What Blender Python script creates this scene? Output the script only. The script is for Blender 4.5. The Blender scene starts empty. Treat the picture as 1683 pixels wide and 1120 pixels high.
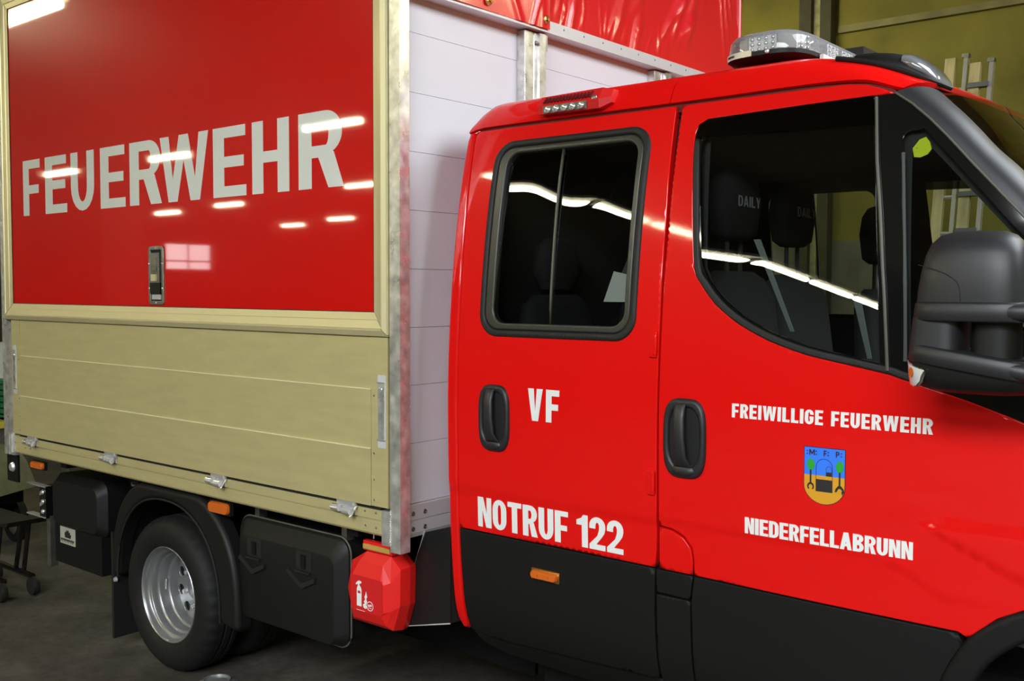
import bpy, bmesh, math, random
import numpy as np
from mathutils import Vector, Matrix
from mathutils.geometry import delaunay_2d_cdt

random.seed(7)
SC = bpy.context.scene
COL = SC.collection

# ------------------------------------------------------------------ camera
cam_data = bpy.data.cameras.new('camera')
cam_data.sensor_fit = 'HORIZONTAL'
cam_data.sensor_width = 36.0
cam_data.lens = 35.83
cam_data.clip_start = 0.05
cam = bpy.data.objects.new('camera', cam_data)
COL.objects.link(cam)
cam.matrix_world = Matrix(((0.76798783, -0.03436187, 0.63954199, 2.587),
                           (0.64045774, 0.03663684, -0.76711905, -2.488),
                           (0.00292885, 0.99873771, 0.05014397, 1.68),
                           (0, 0, 0, 1)))
SC.camera = cam

# ------------------------------------------------------------------ world, large lights, exposure
world = bpy.data.worlds.new('world')
SC.world = world
world.use_nodes = True
world.node_tree.nodes['Background'].inputs[0].default_value = (0.75, 0.85, 1.0, 1)
world.node_tree.nodes['Background'].inputs[1].default_value = 0.05

def area_light(name, loc, target, sx, sy, power, color):
    ld = bpy.data.lights.new(name, 'AREA')
    ld.shape = 'RECTANGLE'
    ld.size = sx
    ld.size_y = sy
    ld.energy = power
    ld.color = color
    o = bpy.data.objects.new(name, ld)
    COL.objects.link(o)
    o.location = loc
    d = Vector(target) - Vector(loc)
    o.rotation_euler = d.to_track_quat('-Z', 'Y').to_euler()
    return o

TUBE = 36.0               # emission of the fluorescent tubes
# daylight through the skylights in the hall roof: (x, y, length, width, power)
SKYLIGHTS = ((5.2, 1.4, 4.4, 3.2, 320.0), (4.1, -6.6, 5.6, 3.2, 760.0), (4.1, -12.6, 5.6, 3.2, 600.0))
for sx_, sy_, sl_, sw_, sp_ in SKYLIGHTS:
    area_light('skylight_daylight', (sx_, sy_, 4.72), (sx_, sy_, 0.0), sl_, sw_, sp_, (0.88, 0.94, 1.0))

SC.view_settings.view_transform = 'Standard'
SC.view_settings.look = 'None'
SC.view_settings.gamma = 1.0
SC.view_settings.use_curve_mapping = False
SC.view_settings.exposure = 0.84
SC.cycles.use_denoising = True
SC.cycles.max_bounces = 8
SC.cycles.diffuse_bounces = 4
SC.cycles.glossy_bounces = 4
SC.cycles.transparent_max_bounces = 12
SC.cycles.sample_clamp_indirect = 6.0
SC.cycles.caustics_reflective = False
SC.cycles.caustics_refractive = False

FLOOR = -0.09
CEIL = 4.75
YC = 1.2                  # centre line of the truck

# ------------------------------------------------------------------ materials
MATS = {}
def new_mat(name):
    m = bpy.data.materials.new(name)
    m.use_nodes = True
    MATS[name] = m
    return m, m.node_tree, m.node_tree.nodes['Principled BSDF']

def mat(name, color, rough=0.5, metal=0.0, coat=0.0, coat_rough=0.03, noise=None, rough_noise=None,
        bump=None, emit=None, spec=0.5, aniso=0.0):
    """procedural principled; noise=(scale, amount[, stretch]) varies the colour, bump=(scale, strength, distance)"""
    m, nt, b = new_mat(name)
    b.inputs['Base Color'].default_value = (*color, 1)
    b.inputs['Roughness'].default_value = rough
    b.inputs['Metallic'].default_value = metal
    b.inputs['Coat Weight'].default_value = coat
    b.inputs['Coat Roughness'].default_value = coat_rough
    b.inputs['Specular IOR Level'].default_value = spec
    b.inputs['Anisotropic'].default_value = aniso
    if emit:
        b.inputs['Emission Color'].default_value = (*emit[0], 1)
        b.inputs['Emission Strength'].default_value = emit[1]
    N, L = nt.nodes, nt.links
    if noise or rough_noise or bump:
        tc = N.new('ShaderNodeTexCoord')
    def tex(scale, stretch=(1, 1, 1), detail=5.0):
        mp = N.new('ShaderNodeMapping')
        mp.inputs['Scale'].default_value = stretch
        L.new(tc.outputs['Object'], mp.inputs['Vector'])
        t = N.new('ShaderNodeTexNoise')
        t.inputs['Scale'].default_value = scale
        t.inputs['Detail'].default_value = detail
        L.new(mp.outputs['Vector'], t.inputs['Vector'])
        return t
    if noise:
        t = tex(noise[0], noise[2] if len(noise) > 2 else (1, 1, 1))
        r = N.new('ShaderNodeMapRange')
        r.inputs['From Min'].default_value = 0.3
        r.inputs['From Max'].default_value = 0.7
        r.inputs['To Min'].default_value = 1 - noise[1]
        r.inputs['To Max'].default_value = 1 + noise[1]
        L.new(t.outputs['Fac'], r.inputs['Value'])
        mx = N.new('ShaderNodeVectorMath')
        mx.operation = 'SCALE'
        mx.inputs[0].default_value = color
        L.new(r.outputs['Result'], mx.inputs['Scale'])
        L.new(mx.outputs['Vector'], b.inputs['Base Color'])
    if rough_noise:
        t = tex(rough_noise[0])
        r = N.new('ShaderNodeMapRange')
        r.inputs['From Min'].default_value = 0.3
        r.inputs['From Max'].default_value = 0.7
        r.inputs['To Min'].default_value = rough_noise[1]
        r.inputs['To Max'].default_value = rough_noise[2]
        L.new(t.outputs['Fac'], r.inputs['Value'])
        L.new(r.outputs['Result'], b.inputs['Roughness'])
    if bump:
        t = tex(bump[0])
        bp = N.new('ShaderNodeBump')
        bp.inputs['Strength'].default_value = bump[1]
        bp.inputs['Distance'].default_value = bump[2]
        L.new(t.outputs['Fac'], bp.inputs['Height'])
        L.new(bp.outputs['Normal'], b.inputs['Normal'])
    return m

def glass_mat(name, tint, ior=1.5, rough=0.0):
    m = bpy.data.materials.new(name)
    m.use_nodes = True
    nt = m.node_tree
    nt.nodes.clear()
    out = nt.nodes.new('ShaderNodeOutputMaterial')
    mix = nt.nodes.new('ShaderNodeMixShader')
    fr = nt.nodes.new('ShaderNodeFresnel')
    fr.inputs['IOR'].default_value = ior
    tr = nt.nodes.new('ShaderNodeBsdfTransparent')
    tr.inputs['Color'].default_value = (*tint, 1)
    gl = nt.nodes.new('ShaderNodeBsdfGlossy')
    gl.inputs['Roughness'].default_value = rough
    gl.inputs['Color'].default_value = (1, 1, 1, 1)
    nt.links.new(fr.outputs[0], mix.inputs[0])
    nt.links.new(tr.outputs[0], mix.inputs[1])
    nt.links.new(gl.outputs[0], mix.inputs[2])
    nt.links.new(mix.outputs[0], out.inputs['Surface'])
    MATS[name] = m
    return m

mat('paint_red', (0.72, 0.005, 0.004), 0.34, spec=0.08, coat=0.65, coat_rough=0.05, bump=(260, 0.012, 0.001))
mat('film_red', (0.62, 0.004, 0.003), 0.32, spec=0.08, coat=0.9, coat_rough=0.03, bump=(90, 0.012, 0.002))
mat('lamp_red', (0.62, 0.012, 0.014), 0.4, coat=0.4)
mat('plastic_red', (0.72, 0.012, 0.010), 0.38)
mat('tarp_red', (0.74, 0.012, 0.02), 0.24, coat=0.25, coat_rough=0.12, bump=(400, 0.05, 0.001))
mat('decal_white', (0.80, 0.82, 0.80), 0.38)
mat('decal_silver', (0.72, 0.75, 0.70), 0.35, coat=0.8, coat_rough=0.03)
mat('alu_anodised', (0.66, 0.58, 0.29), 0.42, metal=0.45, noise=(5, 0.05, (1, 1, 6)), rough_noise=(30, 0.38, 0.48))
mat('alu_highlight', (0.92, 0.86, 0.58), 0.35, metal=0.2)  # lighter aluminium with the joint highlight put into its colour
mat('alu_frame', (0.74, 0.66, 0.37), 0.36, metal=0.45)
mat('alu_white', (0.74, 0.75, 0.80), 0.55, noise=(3, 0.02))
mat('alu_rail', (0.72, 0.73, 0.75), 0.45, metal=0.35)
mat('galvanised', (0.72, 0.71, 0.68), 0.35, metal=0.75, noise=(22, 0.28), rough_noise=(18, 0.22, 0.5))
mat('zinc_bright', (0.82, 0.82, 0.82), 0.22, metal=0.7)
mat('steel_dark', (0.30, 0.29, 0.26), 0.4, metal=0.9, noise=(30, 0.2))
mat('chrome', (0.85, 0.85, 0.86), 0.08, metal=1.0)
mat('brass', (0.80, 0.55, 0.16), 0.28, metal=1.0)
mat('plastic_black', (0.006, 0.006, 0.0056), 0.52, spec=0.33, bump=(900, 0.12, 0.0005))
mat('plastic_grey', (0.014, 0.014, 0.0155), 0.45, bump=(1200, 0.08, 0.0005))
mat('cladding_black', (0.0055, 0.0055, 0.0050), 0.62, spec=0.24)
mat('gloss_black', (0.006, 0.006, 0.006), 0.06, coat=0.5)
mat('rubber', (0.012, 0.012, 0.011), 0.55, spec=0.35)
mat('frame_dark', (0.032, 0.032, 0.025), 0.35)
mat('seal_grey', (0.085, 0.085, 0.062), 0.42)
mat('tyre', (0.0085, 0.0085, 0.008), 0.66, spec=0.3, noise=(40, 0.2), bump=(120, 0.1, 0.001))
mat('rim_silver', (0.34, 0.345, 0.35), 0.34, metal=0.7)
mat('hole_black', (0.004, 0.004, 0.004), 0.8)
mat('chassis_black', (0.005, 0.005, 0.005), 0.65, spec=0.2)
mat('interior', (0.018, 0.018, 0.018), 0.8)
mat('interior_grey', (0.05, 0.055, 0.055), 0.7)
mat('interior_trim', (0.12, 0.135, 0.135), 0.6)
mat('seat_fabric', (0.010, 0.010, 0.011), 0.9, noise=(80, 0.3))
mat('seat_red', (0.11, 0.012, 0.010), 0.9, noise=(80, 0.2))
mat('text_grey', (0.30, 0.31, 0.32), 0.7)
mat('paper', (0.55, 0.55, 0.53), 0.7)
mat('print_black', (0.012, 0.012, 0.012), 0.6)
mat('amber', (0.62, 0.125, 0.010), 0.25, coat=0.6)
mat('amber_dark', (0.42, 0.09, 0.015), 0.35, coat=0.5)
mat('lens_pod', (0.20, 0.21, 0.22), 0.12, metal=0.2, coat=1.0)
mat('shaded_red', (0.10, 0.003, 0.003), 0.5)  # red darkened to paint shade in the gutter and vent slits
mat('sheet_black', (0.010, 0.010, 0.010), 0.38, spec=0.35)
mat('panel_grey', (0.13, 0.125, 0.085), 0.7, noise=(3, 0.2))
mat('lens_white', (0.62, 0.63, 0.60), 0.22, coat=0.7)
mat('led_chip', (0.75, 0.76, 0.72), 0.12, metal=0.7)
mat('emblem_blue', (0.035, 0.20, 0.90), 0.4)
mat('emblem_ochre', (0.68, 0.33, 0.02), 0.4)
mat('emblem_green', (0.02, 0.36, 0.03), 0.4)
mat('emblem_outline', (0.030, 0.004, 0.030), 0.4)
mat('neon_yellow', (0.75, 0.90, 0.03), 0.5)
mat('reflector', (0.80, 0.82, 0.86), 0.16, metal=0.15, noise=(70, 0.4))
mat('silver_label', (0.62, 0.60, 0.50), 0.4, metal=0.3)
mat('gold_strip', (0.62, 0.42, 0.10), 0.4, metal=0.3)
mat('wood', (0.46, 0.40, 0.20), 0.7, noise=(14, 0.35, (1, 1, 0.1)))
mat('alu_ladder', (0.80, 0.80, 0.78), 0.3, metal=0.7)
mat('olive', (0.10, 0.115, 0.05), 0.6, noise=(12, 0.2))
mat('green_plastic', (0.010, 0.15, 0.06), 0.45)
mat('white_plastic', (0.60, 0.64, 0.66), 0.5)
mat('yellow_paint', (0.55, 0.50, 0.06), 0.5)
mat('brown_board', (0.18, 0.12, 0.07), 0.7, noise=(9, 0.2))
mat('ceiling_paint', (0.15, 0.14, 0.09), 0.9, noise=(1.5, 0.1))
mat('wall_paint', (0.19, 0.168, 0.024), 0.85, noise=(2.2, 0.22), bump=(9, 0.3, 0.01))
mat('wall_ledge', (0.22, 0.20, 0.085), 0.85, noise=(5, 0.2))
mat('column_dark', (0.045, 0.040, 0.014), 0.7, noise=(6, 0.25))
mat('column_light', (0.36, 0.34, 0.17), 0.7, noise=(14, 0.35))
mat('wall_dark', (0.10, 0.095, 0.06), 0.85, noise=(1.5, 0.3))
mat('cabinet_pale', (0.55, 0.52, 0.46), 0.6)
mat('window_day', (0.8, 0.8, 0.8), 0.3, emit=((1.0, 0.93, 0.92), 4.0))
mat('tube', (0.9, 0.9, 0.85), 0.4, emit=((1.0, 0.94, 0.62), TUBE))
mat('lamp_case', (0.7, 0.7, 0.66), 0.5)
glass_mat('glass_tint', (0.74, 0.78, 0.74))
glass_mat('glass_rear', (0.66, 0.70, 0.66))
glass_mat('glass_deflector', (0.05, 0.05, 0.05))
glass_mat('glass_clear', (0.80, 0.82, 0.80))
glass_mat('glass_lens', (0.86, 0.86, 0.86), 1.45)

def frosted_lens():
    m = glass_mat('lens_clear', (0.9, 0.9, 0.9), 1.45)
    nt = m.node_tree
    out = [n for n in nt.nodes if n.type == 'OUTPUT_MATERIAL'][0]
    old = out.inputs['Surface'].links[0].from_socket
    df = nt.nodes.new('ShaderNodeBsdfTranslucent'); df.inputs['Color'].default_value = (0.85, 0.87, 0.9, 1)
    d2 = nt.nodes.new('ShaderNodeBsdfDiffuse'); d2.inputs['Color'].default_value = (0.85, 0.87, 0.9, 1)
    a = nt.nodes.new('ShaderNodeMixShader'); a.inputs[0].default_value = 0.5
    nt.links.new(df.outputs[0], a.inputs[1]); nt.links.new(d2.outputs[0], a.inputs[2])
    b = nt.nodes.new('ShaderNodeMixShader'); b.inputs[0].default_value = 0.22
    nt.links.new(old, b.inputs[1]); nt.links.new(a.outputs[0], b.inputs[2])
    nt.links.new(b.outputs[0], out.inputs['Surface'])
frosted_lens()

def floor_material():
    m, nt, b = new_mat('floor_concrete')
    N, L = nt.nodes, nt.links
    tc = N.new('ShaderNodeTexCoord')
    n1 = N.new('ShaderNodeTexNoise'); n1.inputs['Scale'].default_value = 1.1; n1.inputs['Detail'].default_value = 8; n1.inputs['Roughness'].default_value = 0.7
    n2 = N.new('ShaderNodeTexNoise'); n2.inputs['Scale'].default_value = 26; n2.inputs['Detail'].default_value = 6
    L.new(tc.outputs['Object'], n1.inputs['Vector'])
    L.new(tc.outputs['Object'], n2.inputs['Vector'])
    r = N.new('ShaderNodeValToRGB')
    r.color_ramp.elements[0].position = 0.36; r.color_ramp.elements[0].color = (0.026, 0.021, 0.016, 1)
    r.color_ramp.elements[1].position = 0.70; r.color_ramp.elements[1].color = (0.115, 0.100, 0.080, 1)
    L.new(n1.outputs['Fac'], r.inputs['Fac'])
    mx = N.new('ShaderNodeMix'); mx.data_type = 'RGBA'; mx.blend_type = 'MULTIPLY'; mx.inputs['Factor'].default_value = 0.55
    L.new(r.outputs['Color'], mx.inputs['A'])
    r2 = N.new('ShaderNodeMapRange'); r2.inputs['From Min'].default_value = 0.3; r2.inputs['From Max'].default_value = 0.7; r2.inputs['To Min'].default_value = 0.55; r2.inputs['To Max'].default_value = 1.3
    L.new(n2.outputs['Fac'], r2.inputs['Value'])
    L.new(r2.outputs['Result'], mx.inputs['B'])
    L.new(mx.outputs['Result'], b.inputs['Base Color'])
    b.inputs['Roughness'].default_value = 0.75
    bp = N.new('ShaderNodeBump'); bp.inputs['Strength'].default_value = 0.25; bp.inputs['Distance'].default_value = 0.005
    L.new(n2.outputs['Fac'], bp.inputs['Height']); L.new(bp.outputs['Normal'], b.inputs['Normal'])
floor_material()

# ------------------------------------------------------------------ object helpers
WM = {}
def link(name, me, material, parent=None, loc=None, rot=None):
    o = bpy.data.objects.new(name, me)
    COL.objects.link(o)
    if me is not None and material is not None and not me.materials:
        me.materials.append(MATS[material])
    M = Matrix.Identity(4)
    if loc is not None:
        M = Matrix.Translation(loc)
    if rot is not None:
        M = M @ rot.to_4x4()
    if parent is not None:
        o.parent = parent
        o.matrix_parent_inverse = WM[parent.name].inverted()
    o.matrix_basis = M
    WM[o.name] = M
    return o

def empty(name, loc, parent=None):
    o = bpy.data.objects.new(name, None)
    COL.objects.link(o)
    o.empty_display_size = 0.2
    if parent is not None:
        o.parent = parent
        o.matrix_parent_inverse = WM[parent.name].inverted()
    o.location = loc
    WM[o.name] = Matrix.Translation(loc)
    return o

def tag(o, label=None, cat=None, group=None, kind=None):
    if label: o['label'] = label
    if cat: o['category'] = cat
    if group: o['group'] = group
    if kind: o['kind'] = kind
    return o

def mesh_from(bm, name, bevel=0.0, seg=2, sharp=35.0, smooth=True):
    if bevel > 0:
        es = [e for e in bm.edges if e.is_manifold and e.calc_face_angle(0) > math.radians(25)]
        bmesh.ops.bevel(bm, geom=es, offset=bevel, segments=seg, profile=0.5, affect='EDGES', clamp_overlap=True)
    bmesh.ops.recalc_face_normals(bm, faces=bm.faces)
    me = bpy.data.meshes.new(name)
    bm.to_mesh(me)
    bm.free()
    if smooth:
        me.polygons.foreach_set('use_smooth', [True] * len(me.polygons))
        me.set_sharp_from_angle(angle=math.radians(sharp))
    return me

def done(bm, name, material, parent=None, bevel=0.0, seg=2, sharp=35.0, smooth=True, loc=None, rot=None):
    return link(name, mesh_from(bm, name, bevel, seg, sharp, smooth), material, parent, loc, rot)

def add_box(bm, x0, x1, y0, y1, z0, z1):
    v = [bm.verts.new((x, y, z)) for x in (x0, x1) for y in (y0, y1) for z in (z0, z1)]
    for f in ((0, 1, 3, 2), (4, 6, 7, 5), (0, 4, 5, 1), (2, 3, 7, 6), (0, 2, 6, 4), (1, 5, 7, 3)):
        bm.faces.new([v[i] for i in f])
    return v

def box(name, material, parent, x0, x1, y0, y1, z0, z1, bevel=0.0, seg=2):
    bm = bmesh.new()
    add_box(bm, x0, x1, y0, y1, z0, z1)
    return done(bm, name, material, parent, bevel, seg)

def add_prism(bm, pts, d):
    """closed 3-D polygon pts swept by vector d"""
    a = [bm.verts.new(p) for p in pts]
    b = [bm.verts.new(Vector(p) + Vector(d)) for p in pts]
    bm.faces.new(a)
    bm.faces.new(b[::-1])
    n = len(a)
    for i in range(n):
        bm.faces.new((a[i], b[i], b[(i + 1) % n], a[(i + 1) % n]))

def add_tube(bm, pts, r, seg=8, caps=True):
    pts = [Vector(p) for p in pts]
    rs = r if isinstance(r, (list, tuple)) else [r] * len(pts)
    rings = []
    up = Vector((0, 0, 1))
    for i, p in enumerate(pts):
        t = (pts[min(i + 1, len(pts) - 1)] - pts[max(i - 1, 0)]).normalized()
        ref = up if abs(t.dot(up)) < 0.95 else Vector((1, 0, 0))
        a = t.cross(ref).normalized()
        b = t.cross(a).normalized()
        rings.append([bm.verts.new(p + (a * math.cos(2 * math.pi * k / seg) + b * math.sin(2 * math.pi * k / seg)) * rs[i]) for k in range(seg)])
    for i in range(len(rings) - 1):
        for k in range(seg):
            bm.faces.new((rings[i][k], rings[i][(k + 1) % seg], rings[i + 1][(k + 1) % seg], rings[i + 1][k]))
    if caps:
        bm.faces.new(rings[0][::-1])
        bm.faces.new(rings[-1])

def add_lathe(bm, prof, c, axis, seg=32, close=False):
    """prof: (radius, height along axis) list"""
    ax = Vector(axis).normalized()
    ref = Vector((0, 0, 1)) if abs(ax.z) < 0.9 else Vector((1, 0, 0))
    a = ax.cross(ref).normalized()
    b = ax.cross(a)
    rings = []
    for r, h in prof:
        if r < 1e-6:
            rings.append([bm.verts.new(Vector(c) + ax * h)])
        else:
            rings.append([bm.verts.new(Vector(c) + ax * h + (a * math.cos(2 * math.pi * k / seg) + b * math.sin(2 * math.pi * k / seg)) * r) for k in range(seg)])
    pairs = list(zip(rings[:-1], rings[1:]))
    if close:
        pairs.append((rings[-1], rings[0]))
    for p, q in pairs:
        for k in range(seg):
            k2 = (k + 1) % seg
            if len(p) == 1 and len(q) == 1: continue
            if len(p) == 1: bm.faces.new((p[0], q[k2], q[k]))
            elif len(q) == 1: bm.faces.new((p[k], p[k2], q[0]))
            else: bm.faces.new((p[k], p[k2], q[k2], q[k]))

def add_loft(bm, sections, seg=28):
    """sections: (centre, half-axis vector a, half-axis vector b, exponent), lofted and capped"""
    rings = []
    for c, a, b, e in sections:
        c, a, b = Vector(c), Vector(a), Vector(b)
        ring = []
        for k in range(seg):
            t = 2 * math.pi * k / seg
            ct, st = math.cos(t), math.sin(t)
            ring.append(bm.verts.new(c + a * math.copysign(abs(ct) ** (2 / e), ct) + b * math.copysign(abs(st) ** (2 / e), st)))
        rings.append(ring)
    for p, q in zip(rings[:-1], rings[1:]):
        for k in range(seg):
            bm.faces.new((p[k], p[(k + 1) % seg], q[(k + 1) % seg], q[k]))
    bm.faces.new(rings[0][::-1])
    bm.faces.new(rings[-1])

def add_grid(bm, P):
    """P[i][j] points -> quads"""
    V = [[bm.verts.new(p) for p in row] for row in P]
    for i in range(len(V) - 1):
        for j in range(len(V[0]) - 1):
            bm.faces.new((V[i][j], V[i + 1][j], V[i + 1][j + 1], V[i][j + 1]))
    return V

def thicken(bm, t):
    bmesh.ops.recalc_face_normals(bm, faces=bm.faces)
    bmesh.ops.solidify(bm, geom=bm.faces[:], thickness=t)

# ------------------------------------------------------------------ panels cut out of a curved surface
def densify(loop, step):
    out = []
    n = len(loop)
    for i in range(n):
        a, b = np.array(loop[i], float), np.array(loop[(i + 1) % n], float)
        k = max(1, int(math.ceil(np.linalg.norm(b - a) / step)))
        for j in range(k):
            out.append(a + (b - a) * j / k)
    return np.array(out)

def seg_dist(P, loops):
    best = np.full(len(P), 1e9)
    for L in loops:
        A, B = L, np.roll(L, -1, 0)
        D = B - A
        dd = (D ** 2).sum(1) + 1e-12
        for s in range(0, len(P), 2000):
            Q = P[s:s + 2000]
            t = np.clip(((Q[:, None, :] - A[None]) * D[None]).sum(2) / dd[None], 0, 1)
            d = np.linalg.norm(Q[:, None, :] - (A[None] + t[..., None] * D[None]), axis=2).min(1)
            best[s:s + 2000] = np.minimum(best[s:s + 2000], d)
    return best

def nearest_dir(P, loops):
    best = np.full(len(P), 1e9)
    G = np.zeros_like(P)
    for L in loops:
        A, B = L, np.roll(L, -1, 0)
        D = B - A
        dd = (D ** 2).sum(1) + 1e-12
        for i, q in enumerate(P):
            t = np.clip(((q - A) * D).sum(1) / dd, 0, 1)
            C = A + t[:, None] * D
            d = np.linalg.norm(C - q, axis=1)
            k = d.argmin()
            if d[k] < best[i]:
                best[i] = d[k]
                G[i] = (C[k] - q) / max(d[k], 1e-9)
    return best, G

def inside(P, loops):
    r = np.zeros(len(P), bool)
    for L in loops:
        x, y = P[:, 0], P[:, 1]
        for i in range(len(L)):
            x1, y1 = L[i]
            x2, y2 = L[(i + 1) % len(L)]
            if y1 == y2: continue
            c = ((y1 > y) != (y2 > y)) & (x < (x2 - x1) * (y - y1) / (y2 - y1) + x1)
            r ^= c
    return r

def skin_mesh(name, loops, surf, off=0.0, thick=0.004, step=0.03, r=0.0, sign=1):
    """cut the region bounded by loops (u, v) out of surf, round its edge with radius r and give it depth"""
    Ls = [densify(l, step) for l in loops]
    bound = np.concatenate(Ls)
    pts = [bound]
    edges = []
    k = 0
    for L in Ls:
        n = len(L)
        edges += [(k + i, k + (i + 1) % n) for i in range(n)]
        k += n
    if r > 0:
        for L in Ls:
            T = np.roll(L, -1, 0) - np.roll(L, 1, 0)
            Nn = np.stack([-T[:, 1], T[:, 0]], 1)
            Nn /= np.linalg.norm(Nn, axis=1)[:, None] + 1e-12
            for fr in (0.12, 0.35, 0.65, 1.0):
                for s in (1, -1):
                    Q = L + Nn * s * r * fr
                    ok = inside(Q, Ls)
                    Q = Q[ok]
                    if len(Q):
                        dd = seg_dist(Q, Ls)
                        pts.append(Q[dd > 0.9 * r * fr])
    lo, hi = bound.min(0), bound.max(0)
    gx, gy = np.meshgrid(np.arange(lo[0] + step / 2, hi[0], step), np.arange(lo[1] + step / 2, hi[1], step))
    Gp = np.stack([gx.ravel(), gy.ravel()], 1)
    if len(Gp):
        Gp = Gp[inside(Gp, Ls)]
        if len(Gp):
            Gp = Gp[seg_dist(Gp, Ls) > max(0.45 * step, 1.3 * r)]
            pts.append(Gp)
    P = np.concatenate(pts)
    res = delaunay_2d_cdt([Vector(p) for p in P], edges, [], 0, 1e-6)
    V = np.array([tuple(v) for v in res[0]])
    F = np.array([f for f in res[2] if len(f) == 3])
    cen = V[F].mean(1)
    F = F[inside(cen, Ls)]
    # counter-clockwise
    a, b, c = V[F[:, 0]], V[F[:, 1]], V[F[:, 2]]
    area = (b[:, 0] - a[:, 0]) * (c[:, 1] - a[:, 1]) - (b[:, 1] - a[:, 1]) * (c[:, 0] - a[:, 0])
    F[area < 0] = F[area < 0][:, ::-1]
    F = F[np.abs(area) > 1e-12]
    used = np.unique(F)
    remap = -np.ones(len(V), int)
    remap[used] = np.arange(len(used))
    V = V[used]
    F = remap[F]
    e = 1e-4
    U, W = V[:, 0], V[:, 1]
    S = surf(U, W)
    Tu = (surf(U + e, W) - surf(U - e, W)) / (2 * e)
    Tv = (surf(U, W + e) - surf(U, W - e)) / (2 * e)
    Nm = np.cross(Tu, Tv) * sign
    Nm /= np.linalg.norm(Nm, axis=1)[:, None]
    cnt = {}
    for f in F:
        for i in range(3):
            x, y = f[i], f[(i + 1) % 3]
            cnt[(x, y)] = cnt.get((x, y), 0) + 1
    be = [(x, y) for (x, y) in cnt if (y, x) not in cnt]
    outn = np.zeros((len(V), 2))
    for x, y in be:
        dv = V[y] - V[x]
        n2 = np.array([dv[1], -dv[0]]) / (np.linalg.norm(dv) + 1e-12)
        outn[x] += n2
        outn[y] += n2
    isb = np.linalg.norm(outn, axis=1) > 1e-9
    outn[isb] /= np.linalg.norm(outn[isb], axis=1)[:, None]
    Tun = Tu / np.linalg.norm(Tu, axis=1)[:, None]
    Tvn = Tv / np.linalg.norm(Tv, axis=1)[:, None]
    pos = S + Nm * off
    nor = Nm.copy()
    if r > 0:
        near = np.where(seg_dist(V, Ls) < r)[0]
        dd, G = nearest_dir(V[near], Ls)
        bb = isb[near]
        G[bb] = outn[near][bb]
        dd[bb] = 0
        q = np.clip((r - dd) / r, 0, 1)
        drop = r - np.sqrt(np.maximum(0, r * r - (r - dd) ** 2))
        pos[near] -= Nm[near] * drop[:, None]
        g3 = Tun[near] * G[:, :1] + Tvn[near] * G[:, 1:]
        q = np.minimum(q, 0.97)
        nn = Nm[near] * np.sqrt(1 - q ** 2)[:, None] + g3 * q[:, None]
        nor[near] = nn / np.linalg.norm(nn, axis=1)[:, None]
    verts = [pos]
    norms = [nor]
    faces = [list(map(int, f)) if sign > 0 else list(map(int, f[::-1])) for f in F]
    if thick > 0:
        bi = np.where(isb)[0]
        m1 = {int(b_): i for i, b_ in enumerate(bi)}
        n0 = len(V)
        g3 = Tun[bi] * outn[bi][:, :1] + Tvn[bi] * outn[bi][:, 1:]
        verts += [pos[bi], pos[bi] - Nm[bi] * thick]
        norms += [g3, g3]
        nb = len(bi)
        for x, y in be:
            i, j = m1[int(x)], m1[int(y)]
            f = [n0 + j, n0 + i, n0 + nb + i, n0 + nb + j]
            faces.append(f if sign > 0 else f[::-1])
    verts = np.concatenate(verts)
    norms = np.concatenate(norms)
    me = bpy.data.meshes.new(name)
    me.from_pydata([tuple(v) for v in verts], [], faces)
    me.polygons.foreach_set('use_smooth', [True] * len(me.polygons))
    me.normals_split_custom_set_from_vertices([tuple(n) for n in norms])
    me.update()
    return me

def skin(name, material, parent, loops, surf, **kw):
    return link(name, skin_mesh(name, loops, surf, **kw), material, parent)

def rrect(x0, x1, z0, z1, r, n=6):
    """rounded rectangle; r one radius or four (bottom-left, bottom-right, top-right, top-left)"""
    rr = r if isinstance(r, (list, tuple)) else [r] * 4
    pts = []
    for (cx, cz, a0, q) in ((x0 + rr[0], z0 + rr[0], 180, rr[0]), (x1 - rr[1], z0 + rr[1], 270, rr[1]),
                            (x1 - rr[2], z1 - rr[2], 0, rr[2]), (x0 + rr[3], z1 - rr[3], 90, rr[3])):
        for k in range(n + 1):
            a = math.radians(a0 + 90 * k / n)
            pts.append((cx + q * math.cos(a), cz + q * math.sin(a)))
    return pts

def smooth_loop(pts, n=4):
    """closed Catmull-Rom through pts"""
    out = []
    m = len(pts)
    for i in range(m):
        p0, p1, p2, p3 = (np.array(pts[(i + k) % m], float) for k in (-1, 0, 1, 2))
        for j in range(n):
            t = j / n
            out.append(tuple(0.5 * ((2 * p1) + (p2 - p0) * t + (2 * p0 - 5 * p1 + 4 * p2 - p3) * t * t + (3 * p1 - p0 - 3 * p2 + p3) * t ** 3)))
    return out

def smooth_path(pts, n=4):
    out = []
    m = len(pts)
    for i in range(m - 1):
        p0, p1, p2, p3 = (np.array(pts[min(max(i + k, 0), m - 1)], float) for k in (-1, 0, 1, 2))
        for j in range(n):
            t = j / n
            out.append(tuple(0.5 * ((2 * p1) + (p2 - p0) * t + (2 * p0 - 5 * p1 + 4 * p2 - p3) * t * t + (3 * p1 - p0 - 3 * p2 + p3) * t ** 3)))
    out.append(tuple(pts[-1]))
    return out

# ------------------------------------------------------------------ lettering (own glyph outlines)
def arc(cx, cy, rx, ry, a0, a1, n=10):
    return [(cx + rx * math.cos(math.radians(a0 + (a1 - a0) * k / n)), cy + ry * math.sin(math.radians(a0 + (a1 - a0) * k / n))) for k in range(n + 1)]

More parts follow.
